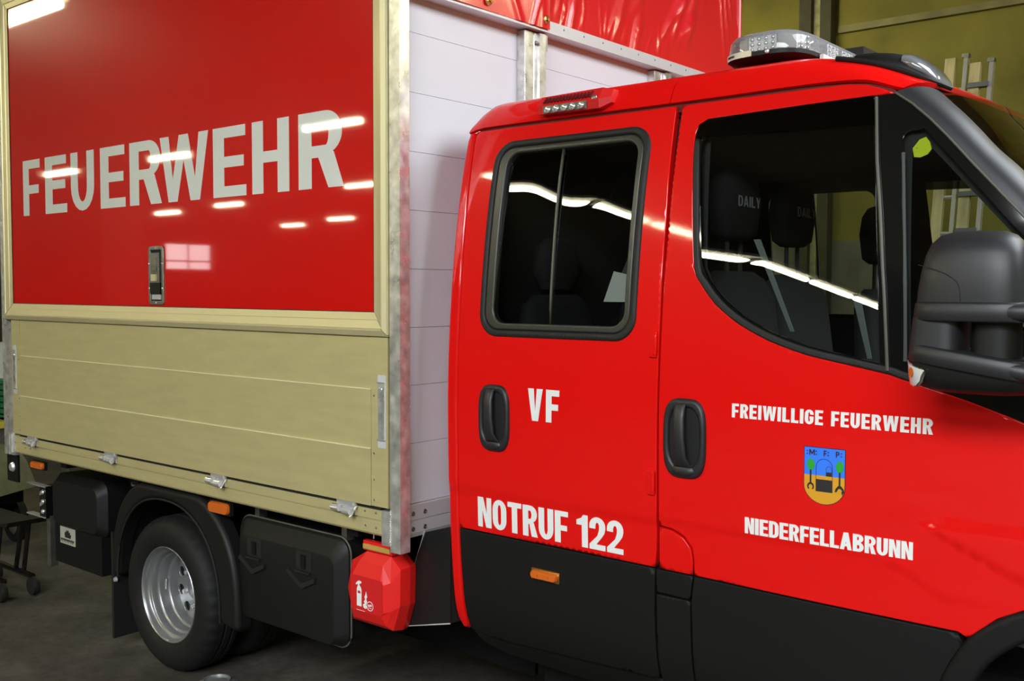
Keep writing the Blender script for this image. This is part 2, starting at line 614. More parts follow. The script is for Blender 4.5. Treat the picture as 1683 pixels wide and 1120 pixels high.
def glyph(ch, W, s, t):
    """outline loops of a capital of width W, height 1, stem s, bar t"""
    if ch == 'I': return [[(0, 0), (s, 0), (s, 1), (0, 1)]]
    if ch == 'L': return [[(0, 0), (W, 0), (W, t), (s, t), (s, 1), (0, 1)]]
    if ch == 'E': return [[(0, 0), (W, 0), (W, t), (s, t), (s, .5 - t / 2), (W * .93, .5 - t / 2), (W * .93, .5 + t / 2), (s, .5 + t / 2), (s, 1 - t), (W * .98, 1 - t), (W * .98, 1), (0, 1)]]
    if ch == 'F': return [[(0, 0), (s, 0), (s, .47 - t / 2), (W * .92, .47 - t / 2), (W * .92, .47 + t / 2), (s, .47 + t / 2), (s, 1 - t), (W, 1 - t), (W, 1), (0, 1)]]
    if ch == 'H': return [[(0, 0), (s, 0), (s, .5 - t / 2), (W - s, .5 - t / 2), (W - s, 0), (W, 0), (W, 1), (W - s, 1), (W - s, .5 + t / 2), (s, .5 + t / 2), (s, 1), (0, 1)]]
    if ch == 'T': return [[(W / 2 - s / 2, 0), (W / 2 + s / 2, 0), (W / 2 + s / 2, 1 - t), (W, 1 - t), (W, 1), (0, 1), (0, 1 - t), (W / 2 - s / 2, 1 - t)]]
    if ch == 'N': return [[(0, 0), (s * .9, 0), (s * .9, .56), (W - s * 1.05, 0), (W, 0), (W, 1), (W - s * .9, 1), (W - s * .9, .44), (s * 1.05, 1), (0, 1)]]
    if ch == 'V': return [[(W / 2 - s * .55, 0), (W / 2 + s * .55, 0), (W, 1), (W - s * 1.05, 1), (W / 2, .30), (s * 1.05, 1), (0, 1)]]
    if ch == 'W': return [[(0, 1), (.27 * W - s * .5, 0), (.27 * W + s * .5, 0), (.5 * W, .62), (.73 * W - s * .5, 0), (.73 * W + s * .5, 0), (W, 1), (W - s, 1), (.73 * W, .34), (.5 * W + s * .5, 1), (.5 * W - s * .5, 1), (.27 * W, .34), (s, 1)]]
    if ch == 'Y': return [[(W / 2 - s / 2, 0), (W / 2 + s / 2, 0), (W / 2 + s / 2, .42), (W, 1), (W - s, 1), (W / 2, .62), (s, 1), (0, 1), (W / 2 - s / 2, .42)]]
    if ch == 'M': return [[(0, 0), (s, 0), (s, .60), (W / 2, .10), (W - s, .60), (W - s, 0), (W, 0), (W, 1), (W - 1.1 * s, 1), (W / 2, .46), (1.1 * s, 1), (0, 1)]]
    if ch == 'A':
        m = W / 2 - s * .55
        y1 = .20 + t * .9
        return [[(0, 0), (s, 0), (s + .20 * m, .20), (W - s - .20 * m, .20), (W - s, 0), (W, 0), (W / 2 + s * .55, 1), (W / 2 - s * .55, 1)],
                [(s + y1 * m, y1), (W - s - y1 * m, y1), (W / 2, min(.92, (W / 2 - s) / m))]]
    if ch == 'U':
        r = min(.42, W * .62)
        return [[(0, 1)] + arc(W / 2, r, W / 2, r, 180, 360) + [(W, 1), (W - s, 1)] + arc(W / 2, r, W / 2 - s, r - t, 360, 180) + [(s, 1)]]
    if ch == 'O':
        r = min(.40, W * .6)
        return [arc(W / 2, r, W / 2, r, 180, 360) + arc(W / 2, 1 - r, W / 2, r, 0, 180),
                arc(W / 2, r, W / 2 - s, r - t, 180, 360) + arc(W / 2, 1 - r, W / 2 - s, r - t, 0, 180)]
    if ch == 'D':
        r = min(.34, W * .55)
        q = max(.02, r - s)
        return [[(0, 0)] + arc(W - r, r, r, r, 270, 360) + arc(W - r, 1 - r, r, r, 0, 90) + [(0, 1)],
                [(s, t)] + arc(W - r, r, q, r - t, 270, 360) + arc(W - r, 1 - r, q, r - t, 0, 90) + [(s, 1 - t)]]
    if ch == 'P':
        r = min(.28, W * .5)
        q = max(.02, r - s)
        return [[(0, 0), (s, 0), (s, .38)] + arc(W - r, .69, r, .31, 270, 450, 14) + [(0, 1)],
                [(s, .38 + t)] + arc(W - r, .69, q, .31 - t, 270, 450, 14) + [(s, 1 - t)]]
    if ch == 'R':
        r = min(.30, W * .5)
        q = max(.02, r - s)
        return [[(0, 0), (s, 0), (s, .40), (W * .46, .40), (W - s * 1.02, 0), (W * 1.03, 0), (W - s * .62, .455)] + arc(W - r, .72, r * .98, .28, 296, 450, 14) + [(0, 1)],
                [(s, .40 + t)] + arc(W - r, .70 + .0, q, .30 - t, 270, 450, 14) + [(s, 1 - t)]]
    if ch == 'B':
        r = min(.26, W * .45)
        q = max(.02, r - s)
        return [[(0, 0)] + arc(W - r, .275, r, .275, 270, 430, 12) + arc(W * .97 - r, .765, r, .235, -60, 90, 12) + [(0, 1)],
                [(s, t)] + arc(W - r, .275, q, .275 - t, 270, 450, 12) + [(s, .55 - t)],
                [(s, .53 + t * .7)] + arc(W * .95 - r, .765, q, .235 - t * .8, 270, 450, 12) + [(s, 1 - t)]]
    if ch == 'G':
        r = min(.36, W * .58)
        return [[(W, .66), (W - s, .66)] + arc(W / 2, 1 - r, W / 2 - s, r - t, 0, 180) + arc(W / 2, r, W / 2 - s, r - t, 180, 360) + [(W - s, .36), (W * .55, .36), (W * .55, .36 + t), (W, .36 + t)] + arc(W / 2, r, W / 2, r, 360, 180) + arc(W / 2, 1 - r, W / 2, r, 180, 0)]
    if ch == '1': return [[(W - s, 0), (W, 0), (W, 1), (W - s * .75, 1), (W - s * 1.1, .90), (0, .83), (0, .68), (W - s, .68)]]
    if ch == '2':
        return [[(0, .64), (0, .72)] + arc(W / 2, .72, W / 2, .28, 180, 0, 14) + [(W, .66), (W * .94, .53), (W * .78, .40), (s * 1.12, t), (W, t), (W, 0), (0, 0), (0, t * .9), (W * .5, .43), (W - s * 1.05, .58), (W - s, .66), (W - s, .72)] + arc(W / 2, .72, W / 2 - s, .28 - t, 0, 180, 10) + [(s, .64)]]
    if ch == ':': return [[(0, .10), (s, .10), (s, .10 + s), (0, .10 + s)], [(0, .62), (s, .62), (s, .62 + s), (0, .62 + s)]]
    return []

WIDE = {'I': None, 'W': 1.62, 'M': 1.5, 'E': .90, 'F': .88, 'L': .86, ':': None, '1': .72, 'A': 1.12, 'T': .98, 'Y': 1.02}

def text(word, x0, x1, z0, z1, surf, parent, material, w=.42, s=.155, t=.17, gap=.07, space=.24, off=.0009, step=.04, sign=1, bounds=None, name='letter'):
    """letters between x0..x1 on surf, one mesh each; bounds gives each letter's own x range"""
    h = z1 - z0
    ws = [(s if WIDE.get(c, 1) is None else w * WIDE.get(c, 1.0)) if c != ' ' else space for c in word]
    total = sum(ws) + gap * (len(word) - 1)
    k = (x1 - x0) / total
    x = x0
    for i, c in enumerate(word):
        if c != ' ':
            if bounds:
                a, b = bounds[i]
                kk = (b - a) / ws[i]
            else:
                a, kk = x, k
            loops = [[(a + u * kk, z0 + v * h) for u, v in lp] for lp in glyph(c, ws[i], s, t)]
            skin(name, material, parent, loops, surf, off=off, thick=.0008, step=step, sign=sign)
        x += (ws[i] + gap) * k

def plane_surf(o, eu, ev):
    o, eu, ev = np.array(o, float), np.array(eu, float), np.array(ev, float)
    return lambda U, V: o[None] + np.asarray(U)[:, None] * eu[None] + np.asarray(V)[:, None] * ev[None]

# ================================================================== the hall
X0, X1, Y0, Y1 = -31.0, 10.0, -24.0, 6.0
def struct(o):
    o['kind'] = 'structure'
    return o
struct(box('floor', 'floor_concrete', None, X0, X1, Y0, Y1, FLOOR - 0.2, FLOOR))
struct(box('ceiling', 'ceiling_paint', None, X0, X1, Y0, Y1, CEIL, CEIL + 0.2))
wb = struct(box('wall_back', 'wall_paint', None, X0, X1, Y1, Y1 + 0.2, FLOOR, CEIL))
struct(box('wall_camera_side', 'wall_dark', None, X0, X1, Y0 - 0.2, Y0, FLOOR, CEIL))
struct(box('wall_rear_end', 'wall_dark', None, X0 - 0.2, X0, Y0, Y1, FLOOR, CEIL))
bm = bmesh.new()                                   # wall ahead of the truck
add_box(bm, X1, X1 + 0.2, Y0, Y1, FLOOR, CEIL)
struct(done(bm, 'wall_gate', 'wall_paint'))
for i, (sx_, sy_, sl_, sw_, sp_) in enumerate(SKYLIGHTS):     # skylight frames round the daylight openings
    bm = bmesh.new()
    for a, b, c, d_ in ((sx_ - sl_ / 2 - .08, sx_ + sl_ / 2 + .08, sy_ - sw_ / 2 - .08, sy_ - sw_ / 2), (sx_ - sl_ / 2 - .08, sx_ + sl_ / 2 + .08, sy_ + sw_ / 2, sy_ + sw_ / 2 + .08),
                        (sx_ - sl_ / 2 - .08, sx_ - sl_ / 2, sy_ - sw_ / 2, sy_ + sw_ / 2), (sx_ + sl_ / 2, sx_ + sl_ / 2 + .08, sy_ - sw_ / 2, sy_ + sw_ / 2)):
        add_box(bm, a, b, c, d_, 4.66, CEIL)
    struct(done(bm, 'window_%d' % (i + 1), 'lamp_case'))
# ledge where the upper wall panels step out
bm = bmesh.new()
add_box(bm, -0.88, X1, Y1 - 0.035, Y1, 3.90, CEIL)
tag(done(bm, 'upper_panel', 'wall_paint', wb, bevel=0.006))
bm = bmesh.new()
add_box(bm, -0.88, X1, Y1 - 0.05, Y1, 3.845, 3.90)
done(bm, 'panel_ledge', 'wall_ledge', wb, bevel=0.006)
bm = bmesh.new()
add_box(bm, X0, -1.22, Y1 - 0.03, Y1, 2.6, CEIL)
done(bm, 'upper_panel', 'wall_paint', wb, bevel=0.006)
bm = bmesh.new()
add_box(bm, X0, X1, Y1 - 0.02, Y1, FLOOR, 2.1)
done(bm, 'lower_panel', 'panel_grey', wb)
bm = bmesh.new(); add_box(bm, X0, X0 + .06, -17.2, -15.6, FLOOR, CEIL)
done(bm, 'pale_pilaster', 'cabinet_pale', bpy.data.objects['wall_rear_end'])
w4 = struct(tag(empty('window_4', (X0 + .02, -18.95, 2.38)), 'small daylit hall window mirrored in the red side door', 'window'))
for ya, yb in ((-19.88, -19.0), (-18.93, -18.05)):
    for za, zb in ((2.40, 2.66), (2.72, 3.30)):
        bm = bmesh.new(); add_box(bm, X0, X0 + .03, ya, yb, za, zb)
        done(bm, 'window_pane', 'window_day', w4)
bm = bmesh.new()
for ya, yb, za, zb in ((-19.98, -17.95, 2.32, 2.40), (-19.98, -17.95, 3.30, 3.38), (-19.98, -17.95, 2.66, 2.72), (-19.98, -19.88, 2.4, 3.3), (-19.0, -18.93, 2.4, 3.3), (-18.05, -17.95, 2.4, 3.3)):
    add_box(bm, X0, X0 + .05, ya, yb, za, zb)
done(bm, 'window_frame', 'lamp_case', w4)
# steel column on the back wall
t = tag(empty('wall_column', (-1.04, Y1 - 0.06, FLOOR)), 'dark steel column with a pale web on the olive hall wall', 'column', kind='structure')
bm = bmesh.new(); add_box(bm, -1.19, -1.085, Y1 - 0.14, Y1 - 0.03, FLOOR, CEIL); done(bm, 'flange', 'column_dark', t, bevel=0.01)
bm = bmesh.new(); add_box(bm, -1.005, -0.91, Y1 - 0.14, Y1 - 0.03, FLOOR, CEIL); done(bm, 'flange', 'column_dark', t, bevel=0.01)
bm = bmesh.new(); add_box(bm, -1.085, -1.005, Y1 - 0.08, Y1 - 0.03, FLOOR, CEIL); done(bm, 'web', 'column_light', t)

# fluorescent lamps under the ceiling
def lamp_meshes(length):
    bm = bmesh.new()
    add_prism(bm, [(-length / 2, -0.10, 0.0), (-length / 2, 0.10, 0.0), (-length / 2, 0.05, 0.07), (-length / 2, -0.05, 0.07)], (length, 0, 0))
    me1 = mesh_from(bm, 'housing', bevel=0.006)
    me1.materials.append(MATS['lamp_case'])
    bm = bmesh.new()
    add_tube(bm, [(-length / 2 + 0.02, 0, -0.045), (length / 2 - 0.02, 0, -0.045)], 0.042, 12)
    me2 = mesh_from(bm, 'tube')
    me2.materials.append(MATS['tube'])
    return me1, me2
LAMP_Z = 4.0
me_case, me_tube = lamp_meshes(1.22)
bm = bmesh.new(); add_tube(bm, [(0, 0, .06), (0, 0, CEIL - LAMP_Z)], .006, 6)
me_rod = mesh_from(bm, 'hanger'); me_rod.materials.append(MATS['steel_dark'])
def ceiling_lamp(x, y, along_y, label, group):
    e = tag(empty('ceiling_lamp', (x, y, LAMP_Z)), label, 'lamp', group)
    R = Matrix.Rotation(math.pi / 2 if along_y else 0.0, 3, 'Z')
    link('housing', me_case, None, e, (x, y, LAMP_Z), R)
    link('tube', me_tube, None, e, (x, y, LAMP_Z), R)
    dx, dy = (0, 0.4) if along_y else (0.4, 0)
    for q in (-1, 1):
        link('hanger', me_rod, None, e, (x + q * dx, y + q * dy, LAMP_Z))
ORD = ('first', 'second', 'third', 'fourth', 'fifth', 'sixth', 'seventh', 'eighth')
for i in range(8):
    ceiling_lamp(-2.75, -3.3 - 1.36 * i, True, ORD[i] + ' tube lamp from the truck in the row mirrored in the cab windows', 'lamps of the row mirrored in the cab windows')
for x, y, lb in ((-6.1, -1.55, 'tube lamp mirrored in the top left corner of the red side door'),
                 (-17.3, -7.4, 'tube lamp mirrored over the first two letters of FEUERWEHR'),
                 (-13.4, -7.4, 'tube lamp mirrored across the middle of FEUERWEHR'),
                 (-8.5, -6.9, 'tube lamp mirrored over the last letter of FEUERWEHR'),
                 (-14.3, -12.7, 'tube lamp mirrored at the right edge of the red side door'),
                 (-25.2, -14.6, 'tube lamp mirrored below the middle of FEUERWEHR, left of two streaks'),
                 (-21.2, -14.0, 'tube lamp mirrored below the middle of FEUERWEHR, right of two streaks'),
                 (-27.0, -20.7, 'tube lamp mirrored low under the last letters of FEUERWEHR, left of two streaks'),
                 (-23.0, -19.5, 'tube lamp mirrored low under the last letters of FEUERWEHR, right of two streaks'),
                 (3.4, 3.6, 'tube lamp hung by the olive wall, ahead of the cab'),
                 (-1.5, 4.1, 'added tube lamp brightening the olive wall, near the dark steel column'),  # unseen lamp added to brighten the back wall
                 (-4.4, 4.2, 'tube lamp hung by the olive wall, level with the truck tail'),
                 (-8.0, 4.2, 'added tube lamp brightening the olive wall, farthest behind the truck')):  # another unseen lamp, added to light the back wall
    ceiling_lamp(x, y, False, lb, 'single lamps hung across the hall')

# ================================================================== the fire truck
TRUCK = tag(empty('fire_truck', (-0.5, YC, FLOOR)), 'red fire service truck with double cab and aluminium cargo body', 'truck')

side0 = plane_surf((0, 0, 0), (1, 0, 0), (0, 0, 1))
def side(y): return plane_surf((0, y, 0), (1, 0, 0), (0, 0, 1))
def front(x): return plane_surf((x, 0, 0), (0, 1, 0), (0, 0, 1))

# ---- cargo body core and roof
bm = bmesh.new()
add_box(bm, -3.08, -0.05, 0.035, 2.40, 0.80, 3.36)
done(bm, 'cargo_body', 'alu_white', TRUCK)
bm = bmesh.new()
add_box(bm, -3.10, 0.0, 0.0, 2.44, 3.30, 3.40)
done(bm, 'cargo_roof', 'tarp_red', TRUCK, bevel=0.02)
bm = bmesh.new()
add_box(bm, -3.10, -3.045, 2.36, 2.41, 0.77, 3.30)
done(bm, 'corner_post', 'galvanised', TRUCK, bevel=0.004)
bm = bmesh.new()
add_box(bm, -0.044, 0.008, 2.36, 2.41, 0.742, 3.30)
done(bm, 'corner_post', 'galvanised', TRUCK, bevel=0.004)

# ---- red side door with its aluminium frame, lettering and latch
bm = bmesh.new()
add_box(bm, -2.965, -0.115, -0.004, 0.03, 1.585, 3.17)
DOOR = done(bm, 'side_door', 'film_red', TRUCK)
def frame_rail(corners, prof):
    """corners: (inner start, inner end, outer start, outer end) as (x, z); prof: (f, y)"""
    bm = bmesh.new()
    P = []
    for f, y in prof:
        row = []
        for a, b in ((corners[0], corners[2]), (corners[1], corners[3])):
            row.append((a[0] + (b[0] - a[0]) * f, y, a[1] + (b[1] - a[1]) * f))
        P.append(row)
    V = add_grid(bm, P)
    bm.faces.new([r[0] for r in V])
    bm.faces.new([r[1] for r in V][::-1])
    bm.faces.new((V[0][0], V[0][1], V[-1][1], V[-1][0]))
    return done(bm, 'frame_rail', 'alu_frame', DOOR, sharp=12)
ix0, ix1, iz0, iz1 = -2.957, -0.122, 1.5965, 3.15
ox0, ox1, oz0, oz1 = -3.036, -0.047, 1.511, 3.235
prof = [(0.0, 0.0), (0.0, -0.008), (0.30, -0.012), (0.33, -0.015), (0.66, -0.021), (0.70, -0.026), (0.76, -0.026), (0.97, -0.019), (1.0, -0.015), (1.0, 0.0)]
frame_rail(((ix0, iz0), (ix1, iz0), (ox0, oz0), (ox1, oz0)), prof)
frame_rail(((ix0, iz1), (ix1, iz1), (ox0, oz1), (ox1, oz1)), prof)
e = 0.003
skin('panel_seal', 'rubber', DOOR, [[(ix0 - .002, iz0 - .002), (ix1 + .002, iz0 - .002), (ix1 + .002, iz1 + .002), (ix0 - .002, iz1 + .002)], [(ix0 + .0035, iz0 + .003), (ix0 + .0035, iz1 - .003), (ix1 - .0035, iz1 - .003), (ix1 - .0035, iz0 + .003)]], side(-.004), off=.003, thick=.002, step=.3)
frame_rail(((ix1, iz0 + e), (ix1, iz1 - e), (ox1, oz0 + e * 2), (ox1, oz1 - e * 2)), prof)
frame_rail(((ix0, iz0 + e), (ix0, iz1 - e), (ox0, oz0 + e * 2), (ox0, oz1 - e * 2)), prof)
FB = [(-2.818, -2.632), (-2.576, -2.352), (-2.310, -2.085), (-2.026, -1.802), (-1.763, -1.505), (-1.508, -1.139), (-1.105, -0.877), (-0.837, -0.602), (-0.545, -0.292)]
text('FEUERWEHR', -2.818, -0.289, 2.056, 2.341, side(-0.004), DOOR, 'decal_silver', w=.80, s=.245, t=.155, bounds=FB, step=.06)

lx0, lx1, lz0, lz1 = -1.608, -1.484, 1.606, 1.868
skin('latch_frame', 'steel_dark', DOOR, [rrect(lx0, lx1, lz0, lz1, .02), rrect(lx0 + .018, lx1 - .018, lz0 + .018, lz1 - .018, .004)[::-1]], side(-0.004), off=.007, thick=.007, step=.05, r=.003)
skin('latch_recess', 'hole_black', DOOR, [rrect(lx0 + .015, lx1 - .015, lz0 + .015, lz1 - .015, .004)], side(-0.004), off=.001, thick=.001, step=.2)
bm = bmesh.new()
add_box(bm, lx0 + .022, lx1 - .03, -.013, -.005, 1.695, 1.838)
done(bm, 'latch_lever', 'steel_dark', DOOR, bevel=.003)
bm = bmesh.new()
add_box(bm, lx0 + .034, lx1 - .044, -.018, -.012, 1.760, 1.820)
done(bm, 'latch_tongue', 'steel_dark', DOOR, bevel=.002)
bm = bmesh.new()
add_box(bm, lx0 + .036, lx1 - .050, -.020, -.012, 1.712, 1.742)
done(bm, 'latch_catch', 'alu_frame', DOOR, bevel=.003)
bm = bmesh.new()
add_box(bm, lx0 + .020, lx1 - .022, -.015, -.005, 1.655, 1.705)
done(bm, 'latch_grip', 'plastic_black', DOOR, bevel=.005)
bm = bmesh.new()
add_box(bm, lx0 + .026, lx1 - .026, -.009, -.005, 1.630, 1.652)
done(bm, 'latch_plate', 'zinc_bright', DOOR, bevel=.001)
bm = bmesh.new()
add_lathe(bm, [(0, -.0025), (.003, -.002), (.0045, 0), (.0045, .002)], (0, 0, 0), (0, 1, 0), 10)
me_screw = mesh_from(bm, 'screw')
me_screw.materials.append(MATS['zinc_bright'])
for x, z in ((-1.546, 1.615), (-1.546, 1.859), (lx0 + .008, 1.68), (lx1 - .008, 1.68), (lx0 + .008, 1.79), (lx1 - .008, 1.79)):
    link('screw', me_screw, None, DOOR, (x, -.0125, z))

# ---- folding drop side of three boards
bm = bmesh.new()
add_box(bm, -2.98, -0.056, 0.004, 0.034, 0.90, 1.506)
DROP = done(bm, 'drop_side', 'alu_anodised', TRUCK)
for za, zb, yf in ((0.8975, 1.1050, -.0125), (1.1052, 1.3195, -.0085), (1.3197, 1.508, -.0045)):
    bm = bmesh.new()                                # each board laps 2.5 mm over the one above it
    add_box(bm, -2.889, -0.140, yf, 0.01, za, zb)
    done(bm, 'board', 'alu_anodised', DROP, bevel=0.0014, seg=2)
for zj, yj in ((1.1051, -.0115), (1.3196, -.0075)):  # lighter strips paint the highlight line along each board joint
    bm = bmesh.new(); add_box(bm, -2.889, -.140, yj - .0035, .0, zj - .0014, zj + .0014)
    done(bm, 'joint_highlight', 'alu_highlight', DROP, bevel=.0006, seg=1)
for xa, xb in ((-0.1385, -0.052), (-2.984, -2.8905)):
    bm = bmesh.new()
    add_box(bm, xa, xb, -0.008, 0.01, 0.8975, 1.508)
    done(bm, 'end_cap', 'alu_anodised', DROP, bevel=0.002)
def drop_latch(xa, xb):
    skin('latch_recess', 'alu_rail', DROP, [rrect(xa, xb, 1.112, 1.374, .006)], side(-0.008), off=.0012, thick=.001, step=.1)
    bm = bmesh.new(); add_box(bm, xa + .004, xb - .006, -.0125, -.008, 1.142, 1.345)
    done(bm, 'latch_bar', 'galvanised', DROP, bevel=.0015)
    bm = bmesh.new(); add_box(bm, xa, xb - .002, -.0145, -.008, 1.344, 1.349)
    done(bm, 'latch_edge', 'zinc_bright', DROP, bevel=.001)
    bm = bmesh.new(); add_box(bm, xa, xb, -.0145, -.008, 1.139, 1.143)
    done(bm, 'latch_edge', 'zinc_bright', DROP, bevel=.001)
    bm = bmesh.new(); add_lathe(bm, [(0, -.017), (.008, -.0155), (.011, -.012)], ((xa + xb) / 2 - .003, 0, 1.322), (0, 1, 0), 16)
    done(bm, 'latch_lock', 'zinc_bright', DROP)
drop_latch(-0.104, -0.062)
drop_latch(-2.966, -2.930)
bm = bmesh.new()
add_lathe(bm, [(0, -.002), (.003, -.0015), (.0042, 0), (.0042, .002)], (0, 0, 0), (0, 1, 0), 10)
me_rivet = mesh_from(bm, 'rivet')
me_rivet.materials.append(MATS['steel_dark'])
for x in (-0.124, -2.905):
    for z in (0.92, 0.995, 1.09, 1.298):
        link('rivet', me_rivet, None, DROP, (x, -.009, z))

# ---- sill rail under the drop side with its hinges
bm = bmesh.new()
prof = [(-.002, .883), (-.002, .8475), (.003, .846), (.003, .8445), (-.002, .843), (-.002, .797), (.004, .789), (.05, .789), (.05, .883)]
add_prism(bm, [(-2.985, y, z) for y, z in prof], (2.90, 0, 0))
SILL = done(bm, 'sill_rail', 'alu_anodised', TRUCK, sharp=15)
box('gap_shade', 'hole_black', SILL, -2.93, -.10, .002, .03, .878, .902)  # black strip paints the shade in the gap under the drop side
bm = bmesh.new()
add_box(bm, -.060, .046, -.008, 0, .850, .897)
add_tube(bm, [(-.078, -.019, .868), (-.070, -.019, .868), (-.070, -.019, .868), (-.030, -.019, .868)], [.006, .007, .0135, .0135], 12)
add_box(bm, -.030, -.006, -.022, -.005, .857, .880)
add_tube(bm, [(-.006, -.021, .863), (.036, -.021, .863)], .0145, 12)
add_prism(bm, [(.036, -.034, .844), (.047, -.034, .850), (.047, -.006, .884), (.036, -.006, .884)], (.008, 0, 0))
add_box(bm, -.03, .034, -.012, 0, .882, .899)
me_hinge = mesh_from(bm, 'hinge', sharp=30)
me_hinge.materials.append(MATS['zinc_bright'])
for x in (-2.765, -1.968, -1.086, -0.272):
    link('hinge', me_hinge, None, SILL, (x, 0, 0))
for x, z in ((-.180, .872), (-.122, .872), (-.177, .819), (-.121, .817), (-2.86, .83), (-2.80, .83)):
    link('rivet', me_rivet, None, SILL, (x, -.004, z))

# ---- galvanised corner posts on the near side
bm = bmesh.new()
add_box(bm, -0.044, 0.008, -0.006, 0.042, 0.742, 3.30)
POST = done(bm, 'corner_post', 'galvanised', TRUCK, bevel=0.005, seg=2)
bm = bmesh.new()
add_box(bm, -0.090, -0.040, -0.005, 0.03, 0.760, 0.886)
done(bm, 'foot_plate', 'galvanised', POST, bevel=0.003)
bm = bmesh.new()
z = 0.765
while z < 0.892:
    add_lathe(bm, [(0, -.004), (.003, -.002), (.0042, 0), (.003, .002), (0, .004)], (-0.043 + random.uniform(-.001, .001), -0.006, z), (0, 0, 1), 7)
    z += 0.0062
done(bm, 'weld_seam', 'zinc_bright', POST)
bm = bmesh.new()
add_box(bm, -3.098, -3.042, -0.006, 0.042, 0.775, 3.30)
POST2 = done(bm, 'corner_post', 'galvanised', TRUCK, bevel=0.005)
bm = bmesh.new()
add_box(bm, -3.050, -2.978, -0.004, 0.02, 0.775, 0.895)
add_tube(bm, [(-3.000, -.008, .79), (-3.000, -.008, .89)], .010, 8)
done(bm, 'foot_plate', 'galvanised', POST2, bevel=0.002)
bm = bmesh.new()
add_box(bm, -3.13, -3.005, .02, .032, .62, .775)
done(bm, 'hinge_plate', 'chassis_black', POST2, bevel=.006)
bm = bmesh.new()
add_lathe(bm, [(0, -.016), (.020, -.014), (.028, -.004), (.028, .012)], (-3.062, .02, .70), (0, 1, 0), 16)
done(bm, 'bolt', 'zinc_bright', POST2)

# ---- front wall of white planks, its columns, bottom rail and tarpaulin rail
bm = bmesh.new()
add_box(bm, -0.055, -0.036, 0.03, 2.38, 0.80, 2.85)
WALL = done(bm, 'front_wall', 'alu_white', TRUCK)
zs = [0.9035, 1.123, 1.334, 1.542, 1.752, 1.962, 2.170, 2.379, 2.589, 2.80]
for za, zb in zip(zs[:-1], zs[1:]):
    bm = bmesh.new()
    add_box(bm, -0.048, -0.030, 0.042, 2.36, za + .0008, zb - .0008)
    done(bm, 'plank', 'alu_white', WALL, bevel=.0016, seg=1)
bm = bmesh.new()
prof = [(-.050, .902), (-.023, .902), (-.021, .898), (-.021, .8445), (-.026, .843), (-.026, .841), (-.021, .8395), (-.021, .797), (-.027, .781), (-.050, .781)]
add_prism(bm, [(x, .042, z) for x, z in prof], (0, 2.32, 0))
BR = done(bm, 'bottom_rail', 'alu_rail', TRUCK, sharp=15)
bm = bmesh.new()
add_lathe(bm, [(0, .0008), (.004, .001), (.0048, .003), (.0085, .002), (.0095, -.001)], (0, 0, 0), (1, 0, 0), 12)
me_bolt = mesh_from(bm, 'bolt')
me_bolt.materials.append(MATS['steel_dark'])
for y in (.085, .145, .70, .78, 1.65, 1.73):
    for z in (.868, .812):
        link('bolt', me_bolt, None, BR, (-.021, y, z))
for ya in (.678, 1.640):
    bm = bmesh.new()
    prof = [(-.03, 0), (.006, 0), (.010, .004), (.010, .050), (.004, .053), (.004, .056), (.010, .059), (.010, .078), (.022, .080), (.022, .118), (-.03, .118)]
    add_prism(bm, [(x, ya + y, .903) for x, y in prof], (0, 0, 1.802))
    CO = done(bm, 'wall_column', 'galvanised', TRUCK, bevel=.0012, seg=1, sharp=20)
    bm = bmesh.new(); add_box(bm, -.028, .020, ya + .119, ya + .132, 2.640, 2.705)
    done(bm, 'bracket', 'zinc_bright', CO, bevel=.002)
    bm = bmesh.new(); add_lathe(bm, [(0, .012), (.007, .010), (.010, 0)], (.008, ya + .068, 2.665), (1, 0, 0), 10)
    done(bm, 'bolt', 'steel_dark', CO)
bm = bmesh.new()
add_box(bm, -0.036, 0.035, 0.042, 2.44, 2.712, 2.760)
TR = done(bm, 'tarpaulin_rail', 'alu_rail', TRUCK, bevel=.003)
for y in np.arange(.9, 2.4, .14):
    bm = bmesh.new(); add_lathe(bm, [(0, .0025), (.003, .002), (.0045, 0)], (.035, float(y), 2.742), (1, 0, 0), 8)
    done(bm, 'rivet', 'steel_dark', TR)

# ---- red tarpaulin with its folds
rng = np.random.RandomState(3)
folds = []
for i in range(30):
    y = rng.uniform(.1, 2.6)
    folds.append((y, 2.74 + rng.uniform(-.05, .35), math.radians(rng.uniform(30, 84)), rng.uniform(.012, .040), rng.uniform(.004, .013), rng.uniform(.10, .40)))
for i in range(14):
    folds.append((rng.uniform(.85, 1.7), 2.78, math.radians(rng.uniform(60, 100)), rng.uniform(.004, .008), rng.uniform(.003, .006), rng.uniform(.03, .09)))
for i in range(5):
    folds.append((2.30 + .03 * i, 2.9 + .1 * i, math.radians(104), .010, .008, .35))
def tarp_x(y, z):
    x = .014 + .004 * math.sin(3.1 * y + 2 * z)
    for fy, fz, a, sg, am, ln in folds:
        dy, dz = y - fy, z - fz
        u = dy * math.cos(a) + dz * math.sin(a)
        v = -dy * math.sin(a) + dz * math.cos(a) + .25 * u * u
        if abs(v) < 3 * sg and -.1 < u < ln + .1:
            x += am * math.exp(-(v / sg) ** 2) * max(0, min(1, (u + .08) / .12)) * max(0, min(1, (ln + .1 - u) / .12))
    return x
bm = bmesh.new()
ny, nz = 240, 64
P = [[(tarp_x(.045 + 2.405 * i / ny, 2.748 + .56 * (j / nz)), .045 + 2.405 * i / ny, 2.748 + .56 * (j / nz)) for j in range(nz + 1)] for i in range(ny + 1)]
for r_ in P[-3:]:
    pass
add_grid(bm, P)
TARP = done(bm, 'tarpaulin', 'tarp_red', TRUCK, sharp=80)
bm = bmesh.new()
add_tube(bm, [(.016, 2.45, 2.74), (.016, 2.45, 3.30)], .016, 10)
done(bm, 'corner_welt', 'tarp_red', TARP)
bm = bmesh.new()
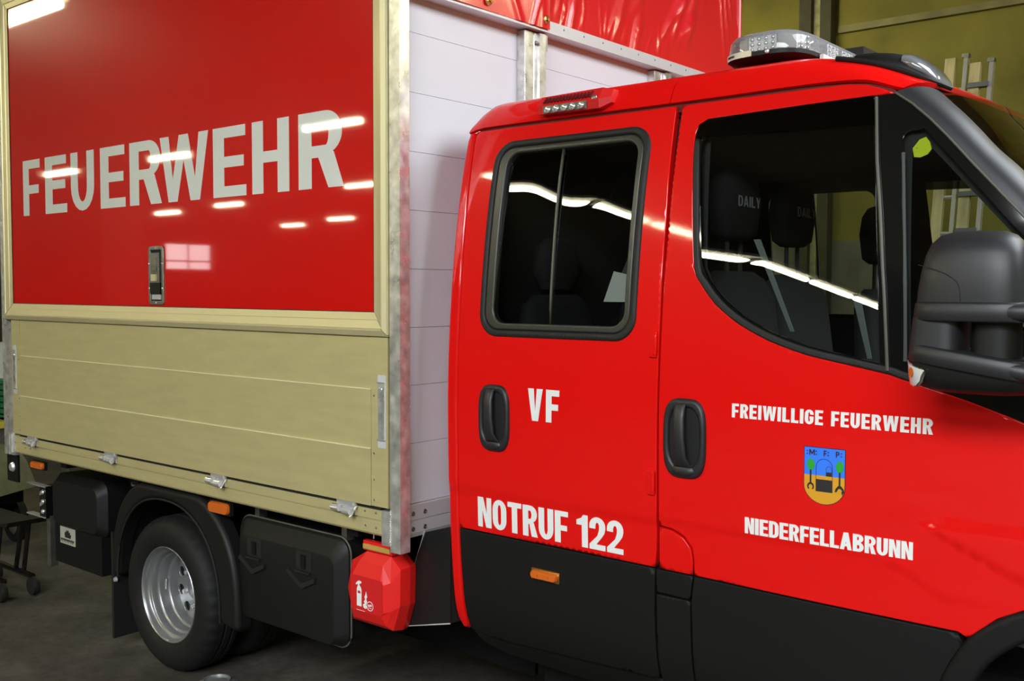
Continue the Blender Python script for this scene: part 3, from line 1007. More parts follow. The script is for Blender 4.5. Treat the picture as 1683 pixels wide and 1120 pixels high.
P = [[(.040 + .003 * math.sin(9 * y) + .006 * math.exp(-((y - .70 - .35 * (z - 2.75)) / .010) ** 2) + .004 * math.exp(-((y - .745) / .02) ** 2) + .004 * math.exp(-((y - .60 + .5 * (z - 2.75)) / .02) ** 2), y, z) for z in np.linspace(2.722, 2.93, 22)] for y in np.linspace(.045, .797, 90)]
P = [[tuple(map(float, p)) for p in r_] for r_ in P]
add_grid(bm, P)
done(bm, 'tarpaulin_hem', 'tarp_red', TARP, sharp=80)
bm = bmesh.new()
add_lathe(bm, [(.006, .001), (.006, .006), (.010, .009), (.016, .006), (.018, 0), (.006, .001)], (0, 0, 0), (1, 0, 0), 18)
me_eye = mesh_from(bm, 'eyelet')
me_eye.materials.append(MATS['brass'])
for y in (.10, .42, .768):
    o = link('eyelet', me_eye, None, TARP, (.044, y, 2.756))
    bm = bmesh.new(); add_tube(bm, [(.044, y - .009, 2.756), (.056, y - .004, 2.757), (.056, y + .004, 2.757), (.044, y + .009, 2.756)], .004, 8)
    done(bm, 'turn_button', 'brass', TARP)

# ---- chassis, wheel, mudguard
bm = bmesh.new()
for y in (.62, 1.70):
    add_box(bm, -3.05, 2.6, y, y + .08, .52, .74)
for x in (-2.9, -2.0, -1.1, -.3, .6, 1.7):
    add_box(bm, x, x + .08, .62, 1.78, .55, .72)
add_tube(bm, [(-1.597, .26, .268), (-1.597, 2.14, .268)], .06, 10)
add_lathe(bm, [(0, -.16), (.13, -.1), (.17, 0), (.13, .1), (0, .16)], (-1.597, YC, .268), (1, 0, 0), 16)
for x in (-2.6, -1.9, -1.25, -.35):
    add_box(bm, x, x + .06, .06, 2.34, .745, .80)
done(bm, 'chassis', 'chassis_black', TRUCK)
box('underbody_panel', 'chassis_black', TRUCK, -2.2, 0.12, .62, .64, .15, .79)

def wheel(x, y, flip, dish):
    """tyre mesh with rim parts; y is the outer sidewall, flip +1 when the outside faces -y"""
    z = FLOOR + .358
    f = 1 if flip else -1
    bm = bmesh.new()
    prof = [(.212, .035), (.222, .020), (.245, .006), (.275, .000), (.300, .004), (.318, .014), (.330, .026), (.339, .042), (.3425, .058), (.3425, .086), (.335, .090), (.335, .098), (.3425, .102), (.3425, .128), (.335, .132), (.335, .140), (.3425, .144), (.3425, .160), (.338, .172), (.318, .186), (.275, .198), (.230, .185), (.212, .165)]
    seg = 144
    prof = [(.212 + (r - .212) * 1.1187, h) for r, h in prof]
    rings = []
    for i, (r, h) in enumerate(prof):
        ring = []
        for k in range(seg):
            rr = r
            if 6 <= i <= 8 and k % 4 == 0:
                rr -= .006
            a = 2 * math.pi * k / seg
            ring.append(bm.verts.new((rr * math.cos(a), f * h, rr * math.sin(a))))
        rings.append(ring)
    for p, q in zip(rings[:-1], rings[1:]):
        for k in range(seg):
            bm.faces.new((p[k], p[(k + 1) % seg], q[(k + 1) % seg], q[k]))
    T = done(bm, 'wheel', 'tyre', TRUCK, sharp=40, loc=(x, y, z))
    bm = bmesh.new()
    if dish:
        rp = [(.206, .160), (.216, .045), (.2215, .026), (.2225, .021), (.220, .018), (.215, .022), (.211, .034), (.209, .046), (.205, .050), (.197, .052), (.1945, .055), (.194, .078), (.193, .084), (.185, .088), (.1825, .093), (.182, .125), (.181, .131), (.173, .135), (.171, .140), (.170, .165), (.167, .178)]
    else:
        rp = [(.206, .160), (.216, .045), (.2215, .026), (.2225, .021), (.220, .018), (.212, .026), (.205, .05), (.19, .06), (.175, .06)]
    add_lathe(bm, [(r, f * h) for r, h in rp], (0, 0, 0), (0, 1, 0), 64)
    link('rim', mesh_from(bm, 'rim', sharp=50), 'rim_silver', T, (x, y, z))
    hd = .178 if dish else .06
    circ = lambda cx, cz, r, n=20: [(cx + r * math.cos(2 * math.pi * k / n), cz + r * math.sin(2 * math.pi * k / n)) for k in range(n)]
    holes = [circ(.142 * math.cos(math.radians(14 + 36 * k)), .142 * math.sin(math.radians(14 + 36 * k)), .0235) for k in range(10)]
    me = skin_mesh('disc', [circ(0, 0, .170, 60)] + holes + [circ(0, 0, .066, 30)], plane_surf((0, f * hd, 0), (1, 0, 0), (0, 0, 1)), off=0, thick=.008, step=.03, r=.003, sign=f)
    link('disc', me, 'rim_silver', T, (x, y, z))
    bm = bmesh.new()
    add_lathe(bm, [(0, f * (hd - .026)), (.046, f * (hd - .024)), (.056, f * (hd - .014)), (.060, f * (hd - .003)), (.068, f * hd)], (0, 0, 0), (0, 1, 0), 24)
    link('hub', mesh_from(bm, 'hub', sharp=50), 'rim_silver', T, (x, y, z))
    bm = bmesh.new()
    for k in range(6):
        a = math.radians(60 * k + 20)
        add_lathe(bm, [(0, f * (hd - .022)), (.010, f * (hd - .020)), (.012, f * hd)], (.095 * math.cos(a), 0, .095 * math.sin(a)), (0, 1, 0), 6)
    link('wheel_nut', mesh_from(bm, 'wheel_nut'), 'zinc_bright', T, (x, y, z))
    bm = bmesh.new()
    add_lathe(bm, [(0, f * .195), (.175, f * .195), (.175, f * .20), (0, f * .20)], (0, 0, 0), (0, 1, 0), 24)
    link('drum', mesh_from(bm, 'drum'), 'hole_black', T, (x, y, z))
    if dish:
        bm = bmesh.new()
        add_tube(bm, [(-.176, f * .122, .02), (-.180, f * .122, -.03)], .005, 8)
        link('valve', mesh_from(bm, 'valve'), 'zinc_bright', T, (x, y, z))
    return T
wheel(-1.597, .036, True, True)
wheel(-1.597, .30, True, False)
wheel(-1.597, 2 * YC - .036, False, True)
wheel(2.17, .165, True, False)
wheel(2.17, 2 * YC - .165, False, False)

# mudguard: a rounded arch band with a tunnel behind it
gc = (-1.545, .27)
def sup(a, b, th, n=2.3):
    c, s = math.cos(th), math.sin(th)
    return (gc[0] + a * math.copysign(abs(c) ** (2 / n), c), gc[1] + b * math.copysign(abs(s) ** (2 / n), s))
ths = [math.radians(-2 + 180 * k / 40) for k in range(41)]
inner = [sup(.420, .452, th) for th in ths]
outer = []
for th in ths:
    aa = .545 if math.cos(th) > 0 else .475
    p = sup(aa, .535, th, 2.6)
    outer.append((p[0], min(p[1], .775)))
skin('mudguard', 'plastic_black', TRUCK, [outer + inner[::-1]], side(0.012), off=0, thick=.05, step=.03, r=.022)
MG = bpy.data.objects['mudguard']
bm = bmesh.new()
P = [[(x, y, z) for y in (.03, .25, .52)] for x, z in [(p[0], p[1] + .012) for p in inner]]
add_grid(bm, P)
done(bm, 'wheel_tunnel', 'chassis_black', MG)
bm = bmesh.new()
add_tube(bm, [(p[0], .016, p[1]) for p in inner], .005, 8)
done(bm, 'edge_bead', 'rubber', MG)
bm = bmesh.new()
add_box(bm, -2.03, -2.012, .02, .46, -.02, .50)
done(bm, 'mud_flap', 'rubber', TRUCK, bevel=.004)
bm = bmesh.new(); add_lathe(bm, [(0, -.012), (.010, -.010), (.014, 0)], (-2.005, .03, .27), (0, 1, 0), 10)
done(bm, 'flap_bolt', 'zinc_bright', bpy.data.objects['mud_flap'])

# ---- storage box with two recessed latches
def ring_solid(rings, name, material, parent, sharp=35, bevel=0.0):
    """rings: list of equal-length point loops, capped at both ends"""
    bm = bmesh.new()
    V = [[bm.verts.new(p) for p in r_] for r_ in rings]
    n = len(V[0])
    for p, q in zip(V[:-1], V[1:]):
        for k in range(n):
            bm.faces.new((p[k], p[(k + 1) % n], q[(k + 1) % n], q[k]))
    bm.faces.new(V[0][::-1])
    bm.faces.new(V[-1])
    return done(bm, name, material, parent, bevel, sharp=sharp)
def rr3(x0, x1, z0, z1, r, y): return [(x, y, z) for x, z in rrect(x0, x1, z0, z1, r, 6)]
bx0, bx1, bz0, bz1 = -1.066, -.372, .288, .715
SB = ring_solid([rr3(bx0, bx1, bz0, bz1, .06, .42), rr3(bx0, bx1, bz0, bz1, .06, .085), rr3(bx0 + .006, bx1 - .006, bz0 + .006, bz1 - .006, .058, .078),
                 rr3(bx0 + .045, bx1 - .045, bz0 + .012, bz1 - .065, .04, .048), rr3(bx0 + .052, bx1 - .052, bz0 + .02, bz1 - .072, .035, .046)], 'storage_box', 'plastic_black', TRUCK, sharp=18)
bm = bmesh.new()
lp = rr3(bx0 - .004, bx1 + .004, bz0 - .004, bz1 + .004, .064, .094)
add_tube(bm, lp + [lp[0]], .004, 6, caps=False)
done(bm, 'lid_seal', 'seal_grey', SB)
for cx in (-.918, -.596):
    skin('latch_recess', 'hole_black', SB, [rrect(cx - .048, cx + .048, .566, .642, .006)], side(.046), off=.001, thick=.001, step=.2)
    bm = bmesh.new(); add_box(bm, cx - .012, cx + .014, .039, .046, .574, .628)
    done(bm, 'latch_hook', 'chassis_black', SB, bevel=.004)
    bm = bmesh.new(); add_box(bm, cx - .045, cx + .045, .034, .046, .556, .563)
    done(bm, 'latch_edge', 'plastic_grey', SB, bevel=.002)
    bm = bmesh.new()
    pts = [(cx - .100, .546), (cx - .005, .492), (cx + .075, .530), (cx + .075, .548), (cx - .005, .514), (cx - .088, .562)]
    add_prism(bm, [(x, .036, z) for x, z in pts], (0, .012, 0))
    done(bm, 'latch_lip', 'plastic_grey', SB, bevel=.004)
for x in (-.985, -.43):
    bm = bmesh.new(); add_box(bm, x, x + .03, .10, .14, .70, .80)
    done(bm, 'hanger', 'steel_dark', SB)

# ---- red fire extinguisher box
eo = [(-.335, .655), (-.250, .704), (-.112, .706), (-.060, .662), (-.064, .52), (-.100, .418), (-.330, .418), (-.362, .538)]
ec = (-.205, .56)
def einset(k, dz=0): return [(ec[0] + (x - ec[0]) * k, ec[1] + (z - ec[1]) * k + dz) for x, z in eo]
ep = [(-.308, .605), (-.266, .662), (-.140, .664), (-.098, .608), (-.098, .50), (-.120, .442), (-.300, .442), (-.316, .50)]
eq = [(-.298, .598), (-.288, .612), (-.134, .612), (-.122, .598), (-.122, .495), (-.134, .480), (-.288, .480), (-.298, .495)]
EB = ring_solid([[(x, .142, z) for x, z in einset(.97)], [(x, .110, z) for x, z in eo], [(x, .066, z) for x, z in einset(.955)],
                 [(x, .046, z) for x, z in ep], [(x, .030, z) for x, z in eq]], 'extinguisher_box', 'plastic_red', TRUCK, sharp=1, bevel=.004)
bm = bmesh.new(); add_box(bm, -.255, -.10, .055, .075, .706, .742)
done(bm, 'hinge_block', 'plastic_red', EB, bevel=.003)
bm = bmesh.new(); add_box(bm, -.252, -.108, .050, .056, .712, .730)
done(bm, 'hinge_strip', 'gold_strip', EB, bevel=.002)
bm = bmesh.new(); add_tube(bm, [(-.235, .09, .742), (-.235, .09, .80)], .003, 6)
done(bm, 'hanger_rod', 'zinc_bright', EB)
es = side(.0295)
skin('sticker', 'lamp_red', EB, [rrect(-.296, -.126, .482, .612, .006)], es, off=.0008, thick=.0005, step=.2)
px, pz = -.262, .498
k = .001
ext = [(0, 0), (26, 0), (26, 62), (22, 72), (15, 78), (15, 84), (26, 88), (24, 94), (12, 96), (4, 92), (-6, 82), (-4, 78), (6, 82), (6, 76), (2, 70), (0, 62)]
skin('pictogram', 'decal_white', EB, [[(px + a * k, pz + b * k) for a, b in ext]], es, off=.0016, thick=.0005, step=.2)
skin('pictogram', 'lamp_red', EB, [rrect(px + .006, px + .020, pz + .048, pz + .058, .001)], es, off=.0022, thick=.0004, step=.2)
fl = [(0, 4), (8, 0), (18, 2), (20, 14), (12, 12), (20, 26), (17, 36), (12, 30), (21, 46), (14, 66), (12, 56), (6, 44), (10, 34), (2, 26), (8, 20), (-2, 14)]
skin('pictogram', 'decal_white', EB, [[(px + .036 + a * k, pz - .004 + b * k) for a, b in fl]], es, off=.0016, thick=.0005, step=.2)
cc = (px + .072, pz + .010)
circ = lambda r, n=24: [(cc[0] + r * math.cos(2 * math.pi * q / n), cc[1] + r * math.sin(2 * math.pi * q / n)) for q in range(n)]
skin('pictogram', 'decal_white', EB, [circ(.018), circ(.0155)[::-1]], es, off=.0016, thick=.0005, step=.2)
for a, b in ((-.010, .001), (.001, .003)):
    skin('pictogram', 'decal_white', EB, [rrect(cc[0] + a, cc[0] + a + .008, cc[1] + b - .004, cc[1] + b + .004, .002)], es, off=.0016, thick=.0005, step=.2)
skin('pictogram', 'decal_white', EB, [rrect(cc[0] - .009, cc[0] + .009, cc[1] - .0085, cc[1] - .0065, .0005)], es, off=.0016, thick=.0005, step=.2)
skin('pictogram', 'decal_white', EB, [rrect(px - .002, px + .044, pz - .016, pz - .0145, .0004)], es, off=.0016, thick=.0005, step=.2)

# ---- black splash sheet with a bare edge, behind the extinguisher box
pl = [(-.020, .79), (-.080, .646), (-.116, .421), (.108, .478), (.108, .83)]
bm = bmesh.new()
add_prism(bm, [(x, .145, z) for x, z in pl], (0, .004, 0))
SS = done(bm, 'splash_sheet', 'sheet_black', TRUCK)
bm = bmesh.new()
add_prism(bm, [(.106, .146, .478), (.106, .146, .83), (.16, .26, .83), (.16, .26, .492)], (0, .004, 0))
done(bm, 'sheet_fold', 'sheet_black', SS)
bm = bmesh.new()
add_tube(bm, [(-.020, .143, .795), (-.080, .143, .646), (-.116, .143, .421), (.108, .143, .478)], .0026, 6)
done(bm, 'sheet_edge', 'alu_rail', SS)

# ---- tank, label and tread-plate bracket behind the rear axle
TK = ring_solid([rr3(-2.83, -2.36, .40, .67, .05, .60), rr3(-2.86, -2.33, .38, .68, .06, .17), rr3(-2.83, -2.36, .41, .645, .05, .125)], 'tank', 'plastic_black', TRUCK, sharp=30, bevel=.012)
bm = bmesh.new(); add_box(bm, -2.86, -2.36, .15, .58, .19, .40)
done(bm, 'tank_guard', 'chassis_black', TK, bevel=.02)
skin('label', 'silver_label', TK, [rrect(-2.80, -2.635, .300, .392, .002)], side(.149), off=.001, thick=.001, step=.2)
lab = [(-.030, 0), (.030, 0), (.038, .022), (.026, .020), (.024, .036), (.012, .030), (.008, .046), (-.004, .038), (-.012, .046), (-.018, .030), (-.030, .034), (-.034, .014)]
skin('label_emblem', 'print_black', TK, [[(-2.716 + a, .336 + b * .95) for a, b in lab]], side(.149), off=.002, thick=.0005, step=.2)
x = -2.792
rngl = random.Random(5)
while x < -2.648:
    w_ = rngl.uniform(.008, .014)
    skin('label_print', 'print_black', TK, [[(x, .308), (x + w_ * .35, .308), (x + w_ * .35, .318), (x + w_, .318), (x + w_, .329), (x, .329)]], side(.149), off=.002, thick=.0005, step=.2)
    x += w_ + .004
bm = bmesh.new()
add_box(bm, -2.97, -2.90, .12, .45, .42, .595)
TP = done(bm, 'tread_bracket', 'gloss_black', TRUCK, bevel=.003)
bm = bmesh.new(); add_box(bm, -3.12, -2.90, .115, .15, .590, .596)
done(bm, 'bracket_flange', 'zinc_bright', TP, bevel=.001)
bm = bmesh.new(); add_box(bm, -3.12, -2.90, .115, .15, .420, .426)
done(bm, 'bracket_flange', 'zinc_bright', TP, bevel=.001)
for z in (.455, .510, .562):
    bm = bmesh.new(); add_lathe(bm, [(0, -.010), (.010, -.008), (.014, 0)], (-2.93, .118, z), (0, 1, 0), 10)
    done(bm, 'rivet', 'zinc_bright', TP)
for z in (.48, .54):
    for q in range(4):
        bm = bmesh.new(); add_prism(bm, [(-2.966 + q * .009, .116, z + q * .004), (-2.962 + q * .009, .116, z + q * .004), (-2.972 + q * .009 + .014, .116, z + .022), (-2.976 + q * .009 + .014, .116, z + .022)], (0, .004, 0))
        done(bm, 'tread_rib', 'zinc_bright', TP)
bm = bmesh.new(); add_box(bm, -2.935, -2.895, .14, .18, .15, .43)
done(bm, 'bracket_leg', 'steel_dark', TP)
bm = bmesh.new(); add_box(bm, -2.40, -2.05, .30, .55, .28, .79)
done(bm, 'axle_bracket', 'chassis_black', TRUCK, bevel=.02)
for x, z in ((-2.30, .66), (-2.26, .60), (-2.20, .68)):
    bm = bmesh.new(); add_lathe(bm, [(0, -.014), (.012, -.012), (.016, 0)], (x, .30, z), (0, 1, 0), 8)
    done(bm, 'bracket_bolt', 'zinc_bright', bpy.data.objects['axle_bracket'])

def marker_lamp(x0, x1, z0, z1, y, surf=None, rim='plastic_black'):
    bm = bmesh.new(); add_box(bm, x0 - .004, x1 + .004, y - .004, y + .012, z0 - .004, z1 + .004)
    M = done(bm, 'marker_lamp', rim, TRUCK, bevel=.004)
    h = (z1 - z0) / 2
    ring_solid([rr3(x0, x1, z0, z1, h * .8, y - .003), rr3(x0, x1, z0, z1, h * .8, y - .014), rr3(x0 + .004, x1 - .004, z0 + .004, z1 - .004, h * .6, y - .020)], 'lens', 'amber', M, sharp=50)
    for f in (.3, .7):
        bm = bmesh.new(); xx = x0 + (x1 - x0) * f
        add_lathe(bm, [(0, y - .021), (.004, y - .0205), (.006, y - .018)], (xx, 0, (z0 + z1) / 2), (0, 1, 0), 8)
        done(bm, 'lens_screw', 'amber_dark', M)
    return M
marker_lamp(-2.842, -2.712, .722, .758, .03)
marker_lamp(-1.200, -1.060, .720, .768, .03)
bm = bmesh.new(); add_box(bm, -1.16, -1.10, .03, .06, .76, .80); done(bm, 'lamp_bracket', 'chassis_black', TRUCK)

# ================================================================== the cab
def spline(xk, yk):
    x, y = np.array(xk, float), np.array(yk, float)
    n = len(x)
    h = np.diff(x)
    A = np.zeros((n, n)); b = np.zeros(n)
    A[0, 0] = A[-1, -1] = 1
    for i in range(1, n - 1):
        A[i, i - 1], A[i, i], A[i, i + 1] = h[i - 1], 2 * (h[i - 1] + h[i]), h[i]
        b[i] = 6 * ((y[i + 1] - y[i]) / h[i] - (y[i] - y[i - 1]) / h[i - 1])
    m = np.linalg.solve(A, b)
    def f(q):
        q = np.clip(np.asarray(q, float), x[0], x[-1])
        i = np.clip(np.searchsorted(x, q) - 1, 0, n - 2)
        t0, t1 = x[i + 1] - q, q - x[i]
        return (m[i] * t0 ** 3 + m[i + 1] * t1 ** 3) / (6 * h[i]) + (y[i] / h[i] - m[i] * h[i] / 6) * t0 + (y[i + 1] / h[i] - m[i + 1] * h[i] / 6) * t1
    return f
body_profile = spline([.30, .36, .447, .52, .65, .80, .98, 1.2, 1.35, 1.55, 1.75, 1.95, 2.1, 2.24, 2.32],
                      [.30, .245, .186, .155, .133, .121, .114, .1095, .1095, .1185, .136, .163, .192, .229, .252])
def cab_y(X, Z):
    X = np.asarray(X, float); Z = np.asarray(Z, float)
    y = body_profile(Z)
    y = y + .05 * (np.maximum(0, X - 1.3) / .9) ** 2
    zs = .985 - np.clip((X - 1.60) / .2, 0, 1) ** 2 * .075
    y = y + .0045 * .5 * (1 + np.tanh((zs - Z) / .007)) * np.clip((1.95 - X) / .3, 0, 1)
    # sharp-nosed flare above the front wheel
    nose = 1.742 + np.abs(Z - 1.085) * 2.2
    y = y - .005 * .5 * (1 + np.tanh((X - nose - .02) / .014)) * .5 * (1 + np.tanh((1.10 - Z) / .016))
    return y
def near_side(X, Z):
    X = np.asarray(X, float); Z = np.asarray(Z, float)
    return np.stack([X, cab_y(X, Z), Z], 1)
def far_side(X, Z):
    X = np.asarray(X, float); Z = np.asarray(Z, float)
    return np.stack([X, 2 * YC - cab_y(X, Z), Z], 1)

PIL_L = [(1.632, 2.196), (1.677, 2.163), (1.726, 2.118), (1.775, 2.066), (1.837, 1.995), (1.897, 1.928), (1.958, 1.859), (2.10, 1.70), (2.22, 1.56), (2.30, 1.46)]
WIN_B = [(1.95, 1.378), (1.85, 1.412), (1.75, 1.441), (1.694, 1.456), (1.666, 1.465), (1.569, 1.483), (1.444, 1.506), (1.332, 1.541), (1.238, 1.586), (1.164, 1.640), (1.115, 1.697), (1.090, 1.742), (1.073, 1.888), (1.051, 2.106), (1.0505, 2.128), (1.053, 2.150), (1.062, 2.168), (1.076, 2.178), (1.095, 2.183)]
WIN_T = [(1.344, 2.190), (1.581, 2.196)]
GUTTER = [(1.50, 2.2375), (1.551, 2.230), (1.594, 2.214), (1.630, 2.199)]
ARCH = [(1.775, .45), (1.785, .60), (1.801, .696), (1.823, .748), (1.865, .820), (1.933, .883), (1.99, .914), (2.08, .942), (2.18, .952), (2.30, .940), (2.41, .90), (2.50, .80), (2.55, .65), (2.57, .45)]

win_out = rrect(.268, .902, 1.520, 2.188, .078, 8)
win_hole = rrect(.274, .896, 1.526, 2.182, .073, 8)
win_mid = rrect(.293, .877, 1.545, 2.164, .060, 8)
win_in = rrect(.328, .856, 1.567, 2.143, .048, 8)

rear_red = [(.171, .8425), (.974, .8425), (.980, .90), (.984, 1.05), (.984, 1.55), (.982, 1.90), (.969, 2.237), (.158, 2.237), (.170, 1.95), (.176, 1.70), (.177, 1.1)]
front_red = [(.990, 2.237)] + [(.9905, 1.90), (.990, 1.55), (.990, .975), (1.035, .970), (1.078, .953), (1.103, .922), (1.108, .886), (1.108, .842), (1.40, .838), (1.842, .832)] + ARCH[4:8] + [(2.055, .942), (2.055, 1.337)] + WIN_B + WIN_T + [(1.630, 2.197)] + GUTTER[::-1][1:]
flap_red = [(.990, .842), (1.103, .842), (1.103, .886), (1.098, .919), (1.073, .947), (1.033, .964), (.990, .969)]

def build_side(surf, sg, near):
    kw = dict(sign=sg)
    yy = lambda y: y if near else 2 * YC - y
    # rear pillar strip
    skin('rear_pillar', 'paint_red', TRUCK, [[(.122, .50), (.135, .462), (.150, .452), (.163, .46), (.166, .60), (.167, .84), (.172, 1.1), (.171, 1.70), (.165, 1.95), (.153, 2.237), (.118, 2.237), (.122, 2.0)]], surf, thick=.03, step=.03, r=.012, **kw)
    # rear door
    D = skin('rear_door', 'paint_red', TRUCK, [rear_red, win_hole[::-1]], surf, thick=.02, step=.025, r=.0035, **kw)
    skin('door_cladding', 'cladding_black', D, [[(.171, .8385), (.174, .60), (.176, .46), (.30, .452), (.70, .470), (.966, .482), (.967, .70), (.9735, .8385)]], surf, thick=.02, step=.025, r=.003, **kw)
    skin('window_seal', 'rubber', D, [win_out, win_mid[::-1]], surf, off=.007, thick=.02, step=.014, r=.010, **kw)
    skin('window_frame', 'frame_dark', D, [win_mid, win_in[::-1]], surf, off=.003, thick=.02, step=.014, r=.006, **kw)
    def wavy(X, Z):
        P = surf(X, Z).copy()
        P[:, 1] += (1 if near else -1) * (np.asarray(Z) - 1.80) * (.0016 * np.sin(2 * np.pi * (np.asarray(X) - .30) / .27) + .028 * (.86 - np.asarray(X)) / .53)
        return P
    skin('window_pane', 'glass_rear', D, [[(.328, 1.64), (.335, 1.59), (.365, 1.567), (.566, 1.567), (.556, 2.143), (.365, 2.143), (.335, 2.12), (.328, 2.08)]], wavy, off=-.008, thick=.003, step=.02, **kw)
    skin('window_pane', 'glass_rear', D, [[(.566, 1.567), (.82, 1.567), (.850, 1.59), (.856, 1.64), (.856, 2.08), (.848, 2.12), (.82, 2.143), (.556, 2.143)]], wavy, off=-.014, thick=.003, step=.02, **kw)
    skin('pane_edge', 'seal_grey', D, [[(.563, 1.567), (.570, 1.567), (.560, 2.143), (.553, 2.143)]], surf, off=-.004, thick=.006, step=.1, r=.0015, **kw)
    # front door
    F = skin('front_door', 'paint_red', TRUCK, [front_red], surf, thick=.02, step=.02, r=.0035, **kw)
    skin('door_cladding', 'cladding_black', F, [[(1.108, .838), (1.097, .76), (1.095, .40), (1.76, .40), (1.76, .45), (1.785, .60), (1.801, .696), (1.823, .748), (1.855, .806), (1.842, .828), (1.40, .834)]], surf, thick=.02, step=.025, r=.003, **kw)
    # fuel filler flap and the pillar foot under it
    skin('fuel_flap', 'paint_red', TRUCK, [flap_red], surf, thick=.02, step=.03, r=.003, **kw)
    skin('pillar_foot', 'cladding_black', TRUCK, [[(.979, .838), (.977, .765), (1.092, .765), (1.103, .838)]], surf, thick=.02, step=.015, r=.0025, **kw)
    skin('pillar_foot', 'cladding_black', TRUCK, [[(.977, .760), (.973, .60), (.975, .40), (1.090, .40), (1.090, .60), (1.092, .760)]], surf, thick=.02, step=.018, r=.0025, **kw)
    # sill below the doors
    skin('door_sill', 'cladding_black', TRUCK, [[(.165, .445), (.20, .40), (.30, .37), (1.77, .33), (1.77, .395), (.98, .395), (.965, .475), (.70, .464), (.30, .446)]], surf, off=-.012, thick=.03, step=.05, r=.006, **kw)
    # black window field of the front door with main pane and quarter pane
    field = [(2.055, 1.345)] + WIN_B + WIN_T + PIL_L[:7] + [(2.05, 1.755)]
    g1 = [(1.076, 2.10), (1.084, 2.160), (1.105, 2.171), (1.344, 2.179), (1.572, 2.185), (1.603, 1.95), (1.626, 1.70), (1.640, 1.492), (1.569, 1.507), (1.450, 1.530), (1.345, 1.563), (1.255, 1.605), (1.186, 1.656), (1.139, 1.708), (1.115, 1.750), (1.097, 1.888)]
    g2 = [(1.660, 2.075), (1.666, 2.090), (1.680, 2.096), (1.712, 2.096), (1.805, 1.99), (1.870, 1.915), (1.93, 1.845), (2.02, 1.745), (2.02, 1.43), (1.95, 1.43), (1.70, 1.50), (1.690, 1.70), (1.675, 1.90)]
    skin('window_field', 'gloss_black', F, [field, g1[::-1], g2[::-1]], surf, off=-.002, thick=.012, step=.04, **kw)
    lb = WIN_B[2:14]
    band = lb + [(p[0] + .020 * a, p[1] + .020 * b) for p, (a, b) in zip(lb[::-1], [(1, .05), (1, .1), (.95, .35), (.85, .6), (.75, .75), (.6, .85), (.45, .92), (.3, .97), (.2, 1), (.15, 1), (.15, 1), (.2, 1)])]
    skin('window_seal', 'rubber', F, [smooth_path(band, 3)[:-1]], surf, off=.004, thick=.012, step=.014, r=.006, **kw)
    def bowed(X, Z):
        P = surf(X, Z).copy()
        P[:, 1] += (1 if near else -1) * (-.0045) * (((np.asarray(X) - 1.35) / .25) ** 2 + ((np.asarray(Z) - 1.8) / .3) ** 2 * 1.3)
        return P
    skin('window_pane', 'glass_tint', F, [g1], bowed, off=-.006, thick=.003, step=.03, **kw)
    skin('quarter_pane', 'glass_tint', F, [g2], surf, off=-.006, thick=.003, step=.03, **kw)
    skin('wind_deflector', 'glass_deflector', F, [[(1.056, 2.128), (1.062, 2.166), (1.092, 2.181), (1.344, 2.188), (1.576, 2.193), (1.586, 2.114)]], surf, off=.008, thick=.003, step=.04, **kw)
    def line(name, pts, rad, m, par, o=.004):
        bm = bmesh.new()
        P = surf(np.array([p[0] for p in pts]), np.array([p[1] for p in pts]))
        add_tube(bm, [(p[0], p[1] - (o if near else -o), p[2]) for p in P], rad, 6)
        done(bm, name, m, par)
    line('pane_divider', [(1.583, 2.19), (1.603, 2.02), (1.622, 1.88), (1.637, 1.74), (1.645, 1.67), (1.655, 1.56), (1.662, 1.475)], .0045, 'seal_grey', F)
    line('pillar_lip', PIL_L[:8], .003, 'seal_grey', F)
    line('quarter_edge', [(1.664, 2.035), (1.676, 1.90), (1.691, 1.70), (1.701, 1.50)], .006, 'interior_grey', F, o=-.006)
    # hinges between the doors
    for za in (1.478, 1.065):
        skin('hinge', 'paint_red', D, [rrect(.955, .981, za, za + .077, .004)], surf, off=.010, thick=.012, step=.05, r=.004, **kw)
        skin('hinge_knuckle', 'paint_red', D, [rrect(.970, .982, za + .006, za + .071, .004)], surf, off=.013, thick=.012, step=.05, r=.005, **kw)
    # door handles
    for par, xa, xb, za, zb in ((D, .277, .413, 1.131, 1.359), (F, 1.009, 1.151, 1.128, 1.364)):
        cx, cz, a, b = (xa + xb) / 2, (za + zb) / 2, (xb - xa) / 2, (zb - za) / 2
        def sl(k, n=3.4, dz=0, kz=None):
            kz = kz or k
            return [(cx + a * k * math.copysign(abs(math.cos(t)) ** (2 / n), math.cos(t)), cz + dz + b * kz * math.copysign(abs(math.sin(t)) ** (2 / n), math.sin(t))) for t in [2 * math.pi * q / 40 for q in range(40)]]
        skin('handle_bowl', 'plastic_grey', par, [sl(1.0), sl(.70, 3.0, .004, .74)[::-1]], surf, off=.012, thick=.012, step=.03, r=.0115, **kw)
        skin('handle_recess', 'hole_black', par, [sl(.74, 3.0, .004, .78)], surf, off=.0015, thick=.001, step=.05, **kw)
        bm = bmesh.new()
        y0 = float(cab_y([cx], [cz])[0])
        secs = []
        for f, w_, o_ in ((0, .017, .010), (.06, .018, .018), (.2, .018, .026), (.5, .018, .029), (.78, .020, .026), (.88, .026, .018), (.93, .030, .010)):
            zz = cz + b * .86 - f * b * 1.66
            secs.append(((cx - .008 + .010 * f, yy(y0 - o_), zz), (w_, 0, 0), (0, .008, 0), 2.6))
        add_loft(bm, secs, 16)
        done(bm, 'handle_grip', 'plastic_grey', par, sharp=50)
        bm = bmesh.new()
